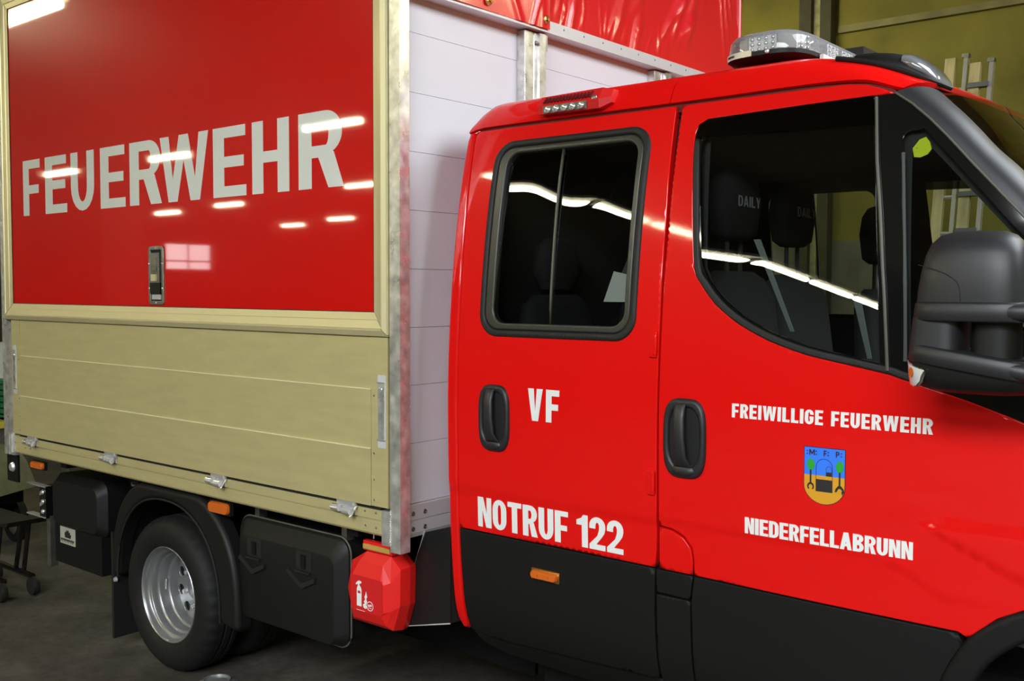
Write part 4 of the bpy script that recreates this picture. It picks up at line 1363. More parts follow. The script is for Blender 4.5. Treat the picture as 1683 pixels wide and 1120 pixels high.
        add_loft(bm, [((cx, yy(y0 - .001), cz - b * .78), (a * .62, 0, 0), (0, 0, b * .18), 2.4), ((cx, yy(y0 - .013), cz - b * .80), (a * .50, 0, 0), (0, 0, b * .12), 2.2), ((cx, yy(y0 - .016), cz - b * .82), (a * .25, 0, 0), (0, 0, b * .06), 2.0)], 18)
        done(bm, 'handle_thumb', 'plastic_grey', par, sharp=60)
    # arch lip over the front wheel
    inner_arch = [(2.17 + (x - 2.17) * .83, .40 + (z - .40) * .87) for x, z in ARCH]
    inner_arch[0] = (inner_arch[0][0], .45); inner_arch[-1] = (inner_arch[-1][0], .45)
    skin('wheel_arch', 'cladding_black', TRUCK, [smooth_path(ARCH, 3)[::-1] + smooth_path(inner_arch, 3)], surf, off=.010, thick=.05, step=.04, r=.016, **kw)
    # front wing ahead of the door
    wing = [(2.06, .952)] + ARCH[8:] + [(2.60, .40), (2.86, .40), (2.90, .95), (2.86, 1.10), (2.55, 1.26), (2.30, 1.30), (2.06, 1.345)]
    skin('front_wing', 'paint_red', TRUCK, [wing], surf, thick=.02, step=.04, r=.006, **kw)
    # dark lining behind the outer panels
    skin('side_lining', 'interior', TRUCK, [[(.15, .42), (1.74, .42), (1.80, .80), (1.95, .93), (2.3, .95), (2.3, 1.42), (1.98, 1.80), (1.62, 2.20), (1.5, 2.25), (.15, 2.25)], rrect(.300, .880, 1.55, 2.160, .06)[::-1],
         [(1.085, 2.165), (1.115, 1.75), (1.139, 1.70), (1.255, 1.595), (1.45, 1.52), (1.625, 1.487), (1.612, 1.75), (1.575, 2.168)], [(1.68, 2.055), (1.71, 1.49), (2.05, 1.42), (2.05, 1.69), (1.73, 2.05)]], surf, off=-.032, thick=.0, step=.06, **kw)
    return D, F
DN, FN = build_side(near_side, 1, True)
DF, FF = build_side(far_side, -1, False)
skin('roof_gutter', 'shaded_red', TRUCK, [[(.16, 2.222), (1.52, 2.222), (1.62, 2.185), (1.65, 2.195), (1.56, 2.25), (1.50, 2.262), (.16, 2.262)]], near_side, off=-.014, thick=0, step=.05, sign=1)  # gutter coloured dark to paint the shade in its recess

# lettering and emblem on the near doors
text('VF', .491, .620, 1.250, 1.356, near_side, DN, 'decal_white', w=.56, s=.21, t=.19, gap=.13)
text('NOTRUF 122', .262, .862, .861, .965, near_side, DN, 'decal_white', w=.56, s=.215, t=.165, gap=.055, space=.20)
text('FREIWILLIGE FEUERWEHR', 1.231, 1.776, 1.321, 1.3605, near_side, FN, 'decal_white', w=.54, s=.215, t=.18, gap=.095, space=.30)
text('NIEDERFELLABRUNN', 1.274, 1.734, .9965, 1.0425, near_side, FN, 'decal_white', w=.56, s=.22, t=.17, gap=.052)

def shield(x0, x1, z1, z0, inset=0.0):
    xa, xb = x0 + inset, x1 - inset
    cx, r = (xa + xb) / 2, (xb - xa) / 2
    zm = z0 + .052
    return [(xb, z1 - inset)] + [(xa, z1 - inset)] + [(cx - r * math.cos(math.pi * k / 24), zm - (zm - z0 - inset) * math.sin(math.pi * k / 24)) for k in range(25)]
ex0, ex1, ez1, ez0 = 1.446, 1.560, 1.262, 1.108
cx = (ex0 + ex1) / 2
skin('emblem_border', 'emblem_outline', FN, [shield(ex0, ex1, ez1, ez0)], near_side, off=.0008, thick=.0006, step=.05)
sh = shield(ex0, ex1, ez1, ez0, .0018)
zsplit = 1.186
skin('emblem_sky', 'emblem_blue', FN, [[sh[0], sh[1], (sh[1][0], zsplit), (sh[0][0], zsplit)]], near_side, off=.0014, thick=.0004, step=.05)
skin('emblem_ground', 'emblem_ochre', FN, [[(sh[0][0], zsplit)] + [(sh[1][0], zsplit)] + sh[2:]], near_side, off=.0014, thick=.0004, step=.05)
for x, w_ in ((1.4535, .0155), (1.502, .0155), (1.537, .0155)):
    pass
text('M', 1.4615, 1.4765, 1.239, 1.2545, near_side, FN, 'emblem_outline', w=.62, s=.17, t=.17, off=.002)
text('F', 1.501, 1.509, 1.239, 1.2545, near_side, FN, 'emblem_outline', w=.62, s=.19, t=.17, off=.002)
text('P', 1.534, 1.5435, 1.239, 1.2545, near_side, FN, 'emblem_outline', w=.62, s=.19, t=.17, off=.002)
for x in (1.4545, 1.4790, 1.5120, 1.5470):
    text(':', x, x + .003, 1.239, 1.2545, near_side, FN, 'emblem_outline', s=.2, off=.002)
def blob(x, z, a, b, n=20): return [(x + a * math.cos(2 * math.pi * k / n), z + b * math.sin(2 * math.pi * k / n)) for k in range(n)]
for x in (1.466, 1.545):
    skin('emblem_tree', 'emblem_green', FN, [blob(x, 1.214, .0105, .0155)], near_side, off=.002, thick=.0004, step=.05)
    skin('emblem_trunk', 'print_black', FN, [[(x - .0022, 1.163), (x + .0022, 1.163), (x + .0022, 1.200), (x - .0022, 1.200)]], near_side, off=.0026, thick=.0004, step=.05)
skin('emblem_claw', 'print_black', FN, [[(1.466 + .0095 * math.cos(math.radians(a)), 1.1545 + .0110 * math.sin(math.radians(a))) for a in range(-50, 231, 20)] + [(1.466 + .0055 * math.cos(math.radians(a)), 1.1535 + .0065 * math.sin(math.radians(a))) for a in range(230, -51, -20)]], near_side, off=.002, thick=.0004, step=.05)
skin('emblem_claw', 'print_black', FN, [[(1.532, 1.146), (1.534, 1.155), (1.541, 1.164), (1.549, 1.164), (1.556, 1.156), (1.557, 1.149), (1.552, 1.139), (1.550, 1.148), (1.552, 1.152), (1.546, 1.157), (1.541, 1.155), (1.537, 1.147)]], near_side, off=.002, thick=.0004, step=.05)
skin('emblem_gate', 'print_black', FN, [[(1.480, 1.143), (1.526, 1.143), (1.526, 1.176), (1.480, 1.176)]], near_side, off=.002, thick=.0004, step=.05)
def hoop(x0, x1, z0, z1, t_):
    c, r = (x0 + x1) / 2, (x1 - x0) / 2
    zc = z1 - r
    a = [(x0, z0)] + [(c - r * math.cos(math.pi * k / 14), zc + r * math.sin(math.pi * k / 14)) for k in range(15)] + [(x1, z0)]
    r2 = r - t_
    b = [(x1 - t_, z0)] + [(c + r2 * math.cos(math.pi * k / 14), zc + r2 * math.sin(math.pi * k / 14)) for k in range(15)] + [(x0 + t_, z0)]
    return [a + b]
skin('emblem_arch', 'emblem_outline', FN, hoop(1.480, 1.526, 1.176, 1.232, .0013), near_side, off=.002, thick=.0004, step=.05)
skin('emblem_bucket', 'emblem_outline', FN, hoop(1.508, 1.524, 1.196, 1.213, .0011), near_side, off=.002, thick=.0004, step=.05)
skin('emblem_bucket', 'print_black', FN, [[(1.508, 1.186), (1.524, 1.186), (1.524, 1.197), (1.508, 1.197)]], near_side, off=.002, thick=.0004, step=.05)

# marker lamp on the black door cladding
y_ = float(cab_y([.553], [.738])[0])
ML = marker_lamp(.499, .607, .724, .753, y_, rim='brass')

# ---- roof
EDGE = spline([0, .6, 1.2, 1.45, 1.52, 1.56, 1.60, 1.64, 1.70, 1.80], [2.249, 2.2495, 2.2495, 2.2495, 2.246, 2.240, 2.226, 2.211, 2.200, 2.190])
def roof_front(Y):
    s_ = np.minimum(Y, 2 * YC - Y) - .226
    return 1.64 + .082 * (1 - np.exp(-np.maximum(0, s_) / .05)) + .03 * np.clip(s_ / .9, 0, 1)
def roof_point(X, Y):
    yn = min(Y, 2 * YC - Y)
    s_ = max(0.0, yn - .231)
    k = 1 - math.exp(-s_ / .034)
    top = 2.346 + .035 * (1 - ((YC - yn) / (YC - .231)) ** 2) - .62 * max(0, X - 1.26) ** 2
    rear = max(0, (.21 - X) / .09)
    top -= .055 * rear ** 2
    E_ = float(EDGE([X])[0]) - .012 * rear ** 2
    return E_ + max(.002, top - E_) * k
ys = [.231, .2325, .235, .239, .244, .25, .258, .268, .28, .295, .315, .34, .38, .44, .52, .65, .8, 1.0, 1.2]
ys = ys + [2 * YC - y for y in ys[::-1][1:]]
def roof_part(xa, xb, n, front_edge):
    P = []
    for y in ys:
        end = roof_front(y) if front_edge else xb
        row = []
        for i in range(n + 1):
            f = i / n
            X = xa + (float(end) - xa) * f
            row.append((X, y, roof_point(X, y)))
        P.append(row)
    bm = bmesh.new()
    add_grid(bm, P)
    bmesh.ops.recalc_face_normals(bm, faces=bm.faces)
    if sum(f.normal.z for f in bm.faces) < 0:
        bmesh.ops.reverse_faces(bm, faces=bm.faces)
    bmesh.ops.solidify(bm, geom=bm.faces[:], thickness=.012)
    return done(bm, 'roof_panel', 'paint_red', TRUCK, sharp=60)
roof_part(.118, .943, 24, False)
roof_part(.946, 1.75, 60, True)
bm = bmesh.new()
add_grid(bm, [[(float(x), y, 2.205 if x < 1.5 else 2.205 - .35 * (float(x) - 1.5)) for x in np.linspace(.14, 1.68, 12)] for y in (.235, .5, 1.2, 1.9, 2.165)])
done(bm, 'headliner', 'interior', TRUCK)

# ---- rear wall of the cab
bm = bmesh.new()
zr = [float(z) for z in np.linspace(.62, 2.245, 40)]
P = []
for z in zr:
    y = float(body_profile(z)) + .045
    P.append([(.140, y, z), (.140, 2 * YC - y, z)])
add_grid(bm, P)
thicken(bm, .01)
done(bm, 'rear_wall', 'paint_red', TRUCK)
# interior
box('cab_floor', 'interior', TRUCK, .16, 2.3, .20, 2.2, .50, .58)
box('bulkhead', 'interior', TRUCK, .15, .19, .25, 2.15, .58, 2.2)
bm = bmesh.new()
add_prism(bm, [(1.86, .22, .8), (1.90, .22, 1.28), (1.98, .22, 1.36), (2.28, .22, 1.38), (2.28, .22, .8)], (0, 1.96, 0))
done(bm, 'dashboard', 'interior_grey', TRUCK, bevel=.03)

# ---- windscreen, pillars, bonnet, bumper
L0 = [(1.632, .224, 2.200), (1.677, .217, 2.163), (1.726, .209, 2.118), (1.775, .200, 2.066), (1.837, .190, 1.995), (1.897, .181, 1.928), (1.958, .177, 1.859), (2.10, .178, 1.70), (2.22, .182, 1.56), (2.34, .19, 1.42)]
L1 = [(1.714, .330, 2.203), (1.745, .322, 2.172), (1.780, .312, 2.138), (1.820, .302, 2.095), (1.868, .291, 2.040), (1.915, .283, 1.995), (1.962, .278, 1.945), (2.09, .268, 1.81), (2.21, .262, 1.66), (2.36, .258, 1.46)]
for sgn in (1, -1):
    fy = (lambda y: y) if sgn > 0 else (lambda y: 2 * YC - y)
    bm = bmesh.new()
    P = []
    for a, b in zip(smooth_path(L0, 3), smooth_path(L1, 3)):
        a, b = Vector(a), Vector(b)
        out = Vector((.55, -.75, .35)) * .028
        row = []
        for k in range(9):
            f = k / 8
            p = a.lerp(b, f) + out * math.sin(math.pi * f) ** .8
            row.append((p.x, fy(p.y), p.z))
        P.append(row)
    add_grid(bm, P)
    thicken(bm, .01)
    done(bm, 'windscreen_pillar', 'plastic_grey', TRUCK, sharp=70)
bm = bmesh.new()
P = []
for a in smooth_path(L1, 3):
    row = []
    for k in range(25):
        f = k / 24
        y = a[1] + (2 * YC - 2 * a[1]) * f
        d_ = math.sin(math.pi * f) ** .7
        row.append((a[0] + .035 * d_ + .05 * d_ * (2.2 - a[2]), y, a[2] + .035 * d_ * max(0, 1 - (2.2 - a[2]) * 1.5)))
    P.append(row)
add_grid(bm, P)
done(bm, 'windscreen', 'glass_tint', TRUCK, sharp=80)
bm = bmesh.new()
P = []
for x, z, w_ in ((2.30, 1.40, .0), (2.45, 1.36, .01), (2.62, 1.28, .02), (2.80, 1.16, .04), (2.90, 1.02, .06), (2.93, .85, .07), (2.94, .60, .07)):
    row = []
    for k in range(21):
        f = k / 20
        y0 = .20 + w_ + .05 * max(0, x - 2.3)
        y = y0 + (2 * YC - 2 * y0) * f
        row.append((x + .05 * math.sin(math.pi * f), y, z - .09 * (1 - math.sin(math.pi * f) ** .5)))
    P.append(row)
add_grid(bm, P)
thicken(bm, .01)
done(bm, 'bonnet', 'paint_red', TRUCK, sharp=60)
bm = bmesh.new(); add_box(bm, 2.62, 3.02, .22, 2 * YC - .22, .22, .62)
done(bm, 'bumper', 'cladding_black', TRUCK, bevel=.06, seg=4)

# ---- roof light bar
def bar_outline(z, inset):
    a, b = .136 - inset, .165 - inset
    n = 3.2
    pts = []
    for k in range(25):
        th = math.pi + math.pi * k / 24
        c, s_ = math.cos(th), math.sin(th)
        pts.append((1.165 + a * math.copysign(abs(c) ** (2 / n), c), .525 + b * math.copysign(abs(s_) ** (2 / n), s_), z))
    far = [(p[0], 2 * YC - p[1], p[2]) for p in pts[::-1]]
    return pts + far
LB = ring_solid([bar_outline(2.372, .05), bar_outline(2.376, .012), bar_outline(2.384, .0), bar_outline(2.396, .0), bar_outline(2.399, .006)], 'light_bar', 'plastic_black', TRUCK, sharp=40)
bm = bmesh.new()
V = [[bm.verts.new(p) for p in bar_outline(z, i_)] for z, i_ in ((2.396, .003), (2.412, .003), (2.438, .006), (2.452, .016), (2.460, .034), (2.463, .065))]
for p, q in zip(V[:-1], V[1:]):
    for k in range(len(p)):
        bm.faces.new((p[k], p[(k + 1) % len(p)], q[(k + 1) % len(p)], q[k]))
bm.faces.new(V[-1])
done(bm, 'lens', 'lens_clear', LB, sharp=60)
ring_solid([bar_outline(2.398, .068), bar_outline(2.446, .075)], 'core', 'reflector', LB, sharp=40)
def bar_point(th, inset):
    n = 3.2
    c, s_ = math.cos(th), math.sin(th)
    return Vector((1.165 + (.136 - inset) * math.copysign(abs(c) ** (2 / n), c), .525 + (.165 - inset) * math.copysign(abs(s_) ** (2 / n), s_), 0))
def led_module(p, q, z0, z1, m, chips):
    """upright block between plan points p and q, with a grid of chips on the outside"""
    d_ = (q - p).normalized()
    nrm = Vector((d_.y, -d_.x, 0))
    bm = bmesh.new()
    add_prism(bm, [(p.x, p.y, z0), (q.x, q.y, z0), (q.x, q.y, z1), (p.x, p.y, z1)], -nrm * .025)
    done(bm, 'led_module', m, LB, bevel=.002)
    if chips:
        bm = bmesh.new()
        L_ = (q - p).length
        for i in range(chips):
            for j in range(3):
                c_ = p + d_ * (L_ * (i + .5) / chips)
                add_lathe(bm, [(0, .008), (.005, .005), (.007, 0)], (c_.x, c_.y, z0 + (z1 - z0) * (j + .5) / 3), nrm, 8)
        done(bm, 'led_chip', 'led_chip', LB)
R_ = math.radians
led_module(bar_point(R_(182), .03), bar_point(R_(228), .03), 2.401, 2.446, 'reflector', 4)
led_module(bar_point(R_(231), .03), bar_point(R_(254), .03), 2.401, 2.447, 'silver_label', 0)
led_module(bar_point(R_(257), .03), bar_point(R_(286), .03), 2.401, 2.447, 'reflector', 4)
led_module(bar_point(R_(289), .02), bar_point(R_(322), .02), 2.401, 2.447, 'led_chip', 0)
led_module(bar_point(R_(325), .02), bar_point(R_(352), .02), 2.401, 2.447, 'led_chip', 2)
for k in range(11):
    y = .60 + .115 * k
    led_module(Vector((1.284, y, 0)), Vector((1.284, y + .085, 0)), 2.402, 2.445, 'reflector', 3)
    led_module(Vector((1.046, y + .085, 0)), Vector((1.046, y, 0)), 2.402, 2.445, 'reflector', 0)
def bar_surf(U, V):
    n = 3.2
    c, s_ = np.cos(U), np.sin(U)
    return np.stack([1.165 + .1365 * np.sign(c) * np.abs(c) ** (2 / n), .525 + .1655 * np.sign(s_) * np.abs(s_) ** (2 / n), np.asarray(V, float)], 1)
skin('label', 'silver_label', LB, [[(R_(205), 2.382), (R_(268), 2.384), (R_(268), 2.402), (R_(205), 2.400)]], bar_surf, off=.0012, thick=.001, step=.08)
for k in range(10):
    a0 = R_(228 + 1.9 * k)
    skin('label_print', 'print_black', LB, [[(a0, 2.389), (a0 + R_(1.2), 2.389), (a0 + R_(1.2), 2.3955), (a0, 2.3955)]], bar_surf, off=.0022, thick=.0005, step=.08)
bm = bmesh.new(); p = bar_point(R_(276), -.002)
add_lathe(bm, [(0, .006), (.005, .004), (.007, 0)], (p.x, p.y, 2.391), (0, -1, 0), 10)
done(bm, 'screw', 'zinc_bright', LB)
for y in (.62, 1.78):
    bm = bmesh.new(); add_box(bm, 1.10, 1.23, y, y + .09, 2.33, 2.376)
    done(bm, 'foot', 'plastic_black', LB, bevel=.008)
bm = bmesh.new(); add_box(bm, 1.303, 1.315, .50, 1.90, 2.374, 2.392)
done(bm, 'front_trim', 'decal_white', LB, bevel=.003)

bm = bmesh.new(); add_box(bm, 1.20, 1.29, .88, 1.06, 2.455, 2.488)
done(bm, 'speaker_box', 'plastic_black', LB, bevel=.006)
# ---- roof pods with clear front lens
for sgn in (1, -1):
    fy = (lambda y: y) if sgn > 0 else (lambda y: 2 * YC - y)
    yc = .400
    def pod_sec(x, top, hw):
        bot = roof_point(x, yc) - .05
        h = (top - bot) / 2
        return ((x, fy(yc), bot + h), (0, hw, 0), (0, 0, h), 2.4)
    def lens_sec(x, top, hw):
        bot = roof_point(x, yc) - .012
        h = (top - bot) / 2
        return ((x, fy(yc), bot + h), (0, hw, 0), (0, 0, h), 2.4)
    bm = bmesh.new()
    add_loft(bm, [pod_sec(1.455, 2.325, .045), pod_sec(1.462, 2.336, .07), pod_sec(1.48, 2.344, .088), pod_sec(1.53, 2.341, .100), pod_sec(1.58, 2.332, .106), pod_sec(1.637, 2.314, .106), pod_sec(1.665, 2.294, .098), pod_sec(1.688, 2.268, .085), pod_sec(1.705, 2.24, .06)], 26)
    PD = done(bm, 'roof_pod', 'plastic_black', TRUCK, sharp=60)
    bm = bmesh.new()
    add_loft(bm, [lens_sec(1.616, 2.324, .100), lens_sec(1.640, 2.317, .107), lens_sec(1.662, 2.301, .101), lens_sec(1.682, 2.281, .090), lens_sec(1.698, 2.258, .072), lens_sec(1.706, 2.246, .05)], 26)
    done(bm, 'lens', 'lens_pod', PD, sharp=70)
    bm = bmesh.new()
    pts = []
    for x in np.linspace(1.44, 1.735, 14):
        pts.append((float(x), fy(yc - .108 + .05 * max(0, (x - 1.66) / .075) ** 2), roof_point(float(x), yc - .1) + .004))
    add_tube(bm, pts, .007, 8)
    done(bm, 'base_flange', 'plastic_black', PD)

# ---- red scene light on the roof edge
SL = ring_solid([[(.452, y, z) for y, z in ((.205, 2.262), (.199, 2.288), (.226, 2.322), (.262, 2.322), (.262, 2.262))],
                 [(.700, y, z) for y, z in ((.205, 2.258), (.199, 2.286), (.226, 2.326), (.262, 2.326), (.262, 2.258))],
                 [(.735, y, z) for y, z in ((.222, 2.275), (.220, 2.292), (.235, 2.318), (.262, 2.318), (.262, 2.275))]], 'scene_light', 'lamp_red', TRUCK, sharp=20, bevel=.004)
bm = bmesh.new(); add_prism(bm, [(.478, .2005, 2.262), (.655, .2005, 2.262), (.655, .1965, 2.286), (.478, .1965, 2.286)], (0, .006, 0))
done(bm, 'lens_frame', 'steel_dark', SL, bevel=.002)
for k in range(5):
    bm = bmesh.new(); add_lathe(bm, [(0, .006), (.006, .007), (.012, .003), (.0125, 0)], (.497 + .034 * k, .199, 2.274), (0, -1, .15), 14)
    done(bm, 'led', 'led_chip', SL)
for k in range(14):
    bm = bmesh.new(); x = .476 + .0142 * k
    add_prism(bm, [(x, .2035, 2.295), (x + .007, .2035, 2.295), (x + .011, .219, 2.314), (x + .004, .219, 2.314)], (0, -.004, .003))
    done(bm, 'cooling_fin', 'shaded_red', SL)  # fins coloured dark to paint the shaded vent slits
bm = bmesh.new(); add_lathe(bm, [(0, .001), (.006, .0015), (.009, .004), (.010, 0)], (.683, .203, 2.292), (0, -1, 0), 12)
done(bm, 'screw', 'steel_dark', SL)

# ---- folded wing mirror
def msec(z, xa, xb, ya, yb, e_=3.0): return (((xa + xb) / 2, (ya + yb) / 2, z), ((xb - xa) / 2, 0, 0), (0, (yb - ya) / 2, 0), e_)
bm = bmesh.new()
add_loft(bm, [msec(1.648, 1.806, 2.034, -.155, -.01, 3.4), msec(1.68, 1.808, 2.034, -.156, -.01, 3.4), msec(1.72, 1.814, 2.033, -.154, -.012, 3.3), msec(1.76, 1.822, 2.030, -.148, -.016, 3.1), msec(1.785, 1.832, 2.022, -.138, -.024, 2.9), msec(1.802, 1.848, 2.006, -.122, -.036, 2.7), msec(1.811, 1.872, 1.984, -.102, -.05, 2.4), msec(1.813, 1.90, 1.955, -.085, -.065, 2.2)], 44)
MI = done(bm, 'wing_mirror', 'plastic_grey', TRUCK, sharp=70)
bm = bmesh.new()
add_loft(bm, [msec(1.612, 1.804, 2.05, -.158, -.008, 3.4), msec(1.616, 1.800, 2.05, -.161, -.008, 3.4), msec(1.650, 1.803, 2.05, -.161, -.008, 3.4), msec(1.655, 1.808, 2.05, -.157, -.008, 3.4)], 40)
add_loft(bm, [((2.00, -.088, 1.634), (0, .066, 0), (0, 0, .0225), 3.4), ((2.04, -.088, 1.634), (0, .070, 0), (0, 0, .0225), 3.4), ((2.14, -.06, 1.630), (0, .065, 0), (0, 0, .023), 3), ((2.22, .03, 1.625), (0, .06, 0), (0, 0, .024), 3), ((2.28, .13, 1.60), (0, .05, 0), (0, 0, .03), 3)], 24)
done(bm, 'mirror_arm', 'plastic_grey', MI, sharp=60)
bm = bmesh.new()
add_loft(bm, [msec(1.535, 1.793, 1.908, -.150, -.02, 3.6), msec(1.62, 1.800, 1.906, -.148, -.02, 3.6)], 30)
done(bm, 'mirror_body', 'plastic_grey', MI, sharp=60)
bm = bmesh.new()
add_loft(bm, [msec(1.52, 1.918, 2.02, -.125, -.02, 2.6), msec(1.62, 1.920, 2.018, -.125, -.02, 2.6)], 30)
done(bm, 'mirror_pivot', 'plastic_black', MI, sharp=60)
bm = bmesh.new()
add_loft(bm, [msec(1.523, 1.794, 2.06, -.158, -.008, 3.4), msec(1.527, 1.790, 2.06, -.162, -.008, 3.4), msec(1.560, 1.793, 2.06, -.162, -.008, 3.4), msec(1.565, 1.798, 2.06, -.157, -.008, 3.4)], 40)
for v in bm.verts: v.co.z -= (v.co.x - 1.79) * .15
add_loft(bm, [((2.00, -.088, 1.512), (0, .066, 0), (0, 0, .021), 3.4), ((2.04, -.088, 1.506), (0, .070, 0), (0, 0, .022), 3.4), ((2.14, -.05, 1.490), (0, .065, 0), (0, 0, .022), 3), ((2.22, .03, 1.475), (0, .06, 0), (0, 0, .025), 3), ((2.28, .13, 1.45), (0, .05, 0), (0, 0, .03), 3)], 24)
done(bm, 'mirror_arm', 'plastic_grey', MI, sharp=60)
bm = bmesh.new()
add_loft(bm, [msec(1.450, 1.870, 2.0, -.10, -.05, 2.4), msec(1.453, 1.836, 2.03, -.12, -.035, 2.6), msec(1.463, 1.812, 2.05, -.14, -.02, 3), msec(1.485, 1.796, 2.07, -.150, -.012, 3.2), msec(1.515, 1.790, 2.08, -.154, -.01, 3.4), msec(1.53, 1.789, 2.08, -.154, -.01, 3.4)], 40)
done(bm, 'mirror_shell', 'plastic_black', MI, sharp=60)
def isf(U, V):
    c, s_ = np.cos(U), np.sin(U)
    k_ = 1 - .10 * np.clip((1.49 - np.asarray(V, float)) / .035, 0, 1) ** 2
    return np.stack([1.934 + .144 * k_ * np.sign(c) * np.abs(c) ** .606, -.082 + .073 * k_ * np.sign(s_) * np.abs(s_) ** .606, np.asarray(V, float)], 1)
il = [(3.22, 1.526), (3.20, 1.495), (3.26, 1.468), (3.50, 1.462), (3.92, 1.463), (4.12, 1.474), (4.26, 1.503), (3.76, 1.514)]
skin('indicator_rim', 'chrome', MI, [il], isf, off=0.001, thick=.006, step=.06)
icx, icz = 3.70, 1.492
skin('indicator_lens', 'lens_white', MI, [[(icx + (x - icx) * .86, icz + (z - icz) * .86) for x, z in il]], isf, off=.003, thick=.003, step=.06)
skin('indicator_bulb', 'amber', MI, [blob(3.78, 1.495, .10, .011)], isf, off=.0045, thick=.001, step=.05)
bm = bmesh.new(); add_prism(bm, [(2.02, .10, 1.33), (2.30, .10, 1.30), (2.30, .10, 1.62), (2.06, .10, 1.50)], (0, .05, 0))
done(bm, 'mirror_base', 'plastic_black', MI, bevel=.01)

box('underbody_light_block', 'chassis_black', TRUCK, .3, 1.7, .45, 1.95, .12, .50)  # unseen box added to stop light passing under the cab
box('front_light_block', 'chassis_black', TRUCK, 2.5, 2.6, .4, 2.0, .05, .45)  # unseen plate added to block light coming from ahead under the truck
# moulded seam on the mirror shell
def mpt(x, z):
    a_, b_ = .113, .072
    q = min(.999, abs((x - 1.921) / a_))
    return (x, -.083 - b_ * (1 - q ** 3.4) ** (1 / 3.4) - .0003, z)
bm = bmesh.new()
add_tube(bm, [mpt(x, z) for x, z in smooth_path([(1.812, 1.738), (1.835, 1.733), (1.87, 1.722), (1.895, 1.708), (1.910, 1.690), (1.914, 1.656)], 4)], .0011, 6)
done(bm, 'shell_seam', 'hole_black', MI)

# ---- seats
def seat(x, y, head_z, label):
    bm = bmesh.new()
    add_loft(bm, [((x - .02, y, 1.12), (.07, 0, 0), (0, .23, 0), 3), ((x - .03, y, 1.3), (.075, 0, 0), (0, .235, 0), 3), ((x - .06, y, head_z - .30), (.06, 0, 0), (0, .21, 0), 3), ((x - .07, y, head_z - .24), (.05, 0, 0), (0, .17, 0), 2.6), ((x - .075, y, head_z - .215), (.03, 0, 0), (0, .12, 0), 2.4)], 28)
    S = done(bm, 'seat', 'seat_fabric', TRUCK, sharp=60)
    S['label'] = label
    bm = bmesh.new()
    add_loft(bm, [((x + .22, y, .98), (.22, 0, 0), (0, .22, 0), 3.5), ((x + .22, y, 1.08), (.25, 0, 0), (0, .24, 0), 3.5), ((x + .22, y, 1.15), (.22, 0, 0), (0, .21, 0), 3)], 28)
    done(bm, 'cushion', 'seat_fabric', S, sharp=60)
    bm = bmesh.new(); add_box(bm, x + .02, x + .42, y - .19, y + .19, .58, .99)
    done(bm, 'seat_base', 'interior_grey', S, bevel=.02)
    bm = bmesh.new()
    hx = x - .075
    add_loft(bm, [((hx, y, head_z - .115), (.030, 0, 0), (0, .07, 0), 2.4), ((hx, y, head_z - .095), (.045, 0, 0), (0, .115, 0), 2.8), ((hx, y, head_z), (.052, 0, 0), (0, .135, 0), 3), ((hx, y, head_z + .07), (.048, 0, 0), (0, .118, 0), 2.8), ((hx, y, head_z + .105), (.035, 0, 0), (0, .085, 0), 2.4), ((hx, y, head_z + .115), (.018, 0, 0), (0, .05, 0), 2.2)], 28)
    done(bm, 'headrest', 'seat_fabric', S, sharp=60)
    for dy in (-.045, .045):
        bm = bmesh.new(); add_tube(bm, [(hx, y + dy, head_z - .25), (hx, y + dy, head_z - .10)], .008, 8)
        done(bm, 'headrest_post', 'interior', S)
    text('DAILY', y - .075, y + .075, head_z - .012, head_z + .022, front(hx + .0535), S, 'text_grey', w=.62, s=.16, t=.15, gap=.16)
seat(1.10, .50, 1.955, 'black fabric front seat nearest to the photographer')
seat(1.08, .98, 1.950, 'black fabric middle seat of the front row')
seat(1.16, 1.62, 1.900, 'black fabric front seat at the far door')
for y in (.55, 1.2, 1.85):
    bm = bmesh.new()
    add_loft(bm, [((.30, y, 1.05), (.06, 0, 0), (0, .24, 0), 3), ((.28, y, 1.45), (.06, 0, 0), (0, .235, 0), 3), ((.27, y, 1.62), (.045, 0, 0), (0, .19, 0), 2.6), ((.27, y, 1.66), (.02, 0, 0), (0, .13, 0), 2.4)], 28)
    S = done(bm, 'rear_seat', 'seat_fabric', TRUCK, sharp=60)
    bm = bmesh.new()
    add_loft(bm, [((.27, y, 1.68), (.03, 0, 0), (0, .08, 0), 2.4), ((.27, y, 1.75), (.045, 0, 0), (0, .12, 0), 3), ((.27, y, 1.84), (.04, 0, 0), (0, .10, 0), 2.8), ((.27, y, 1.87), (.02, 0, 0), (0, .06, 0), 2.4)], 24)
    done(bm, 'headrest', 'seat_fabric', S, sharp=60)
    bm = bmesh.new(); add_box(bm, .30, .72, y - .24, y + .24, .98, 1.10)
    done(bm, 'cushion', 'seat_fabric', S, bevel=.04, seg=3)
# back shell of the front bench and belt seen through the glass
bm = bmesh.new()
add_prism(bm, [(.93, .30, 1.55), (.80, .30, 1.60), (.72, .30, 1.72), (.76, .30, 1.80), (.90, .30, 1.78)], (0, .02, 0))
BL = done(bm, 'belt_guide', 'interior_grey', TRUCK, bevel=.008)
bm = bmesh.new()
add_prism(bm, [(.66, .295, 1.64), (.78, .295, 1.64), (.80, .295, 1.72), (.70, .295, 1.74)], (0, .003, 0))
done(bm, 'care_card', 'paper', BL)
for (a, b) in (((1.205, .30, 1.83), (1.320, .30, 1.56)), ((1.50, .32, 1.66), (1.54, .32, 1.49))):
    bm = bmesh.new()
    a, b = Vector(a), Vector(b)
    add_prism(bm, [a + Vector((-.011, 0, 0)), a + Vector((.011, 0, 0)), b + Vector((.006, 0, 0)), b + Vector((-.006, 0, 0))], (0, .003, 0))
    done(bm, 'seat_belt', 'interior_trim', TRUCK)
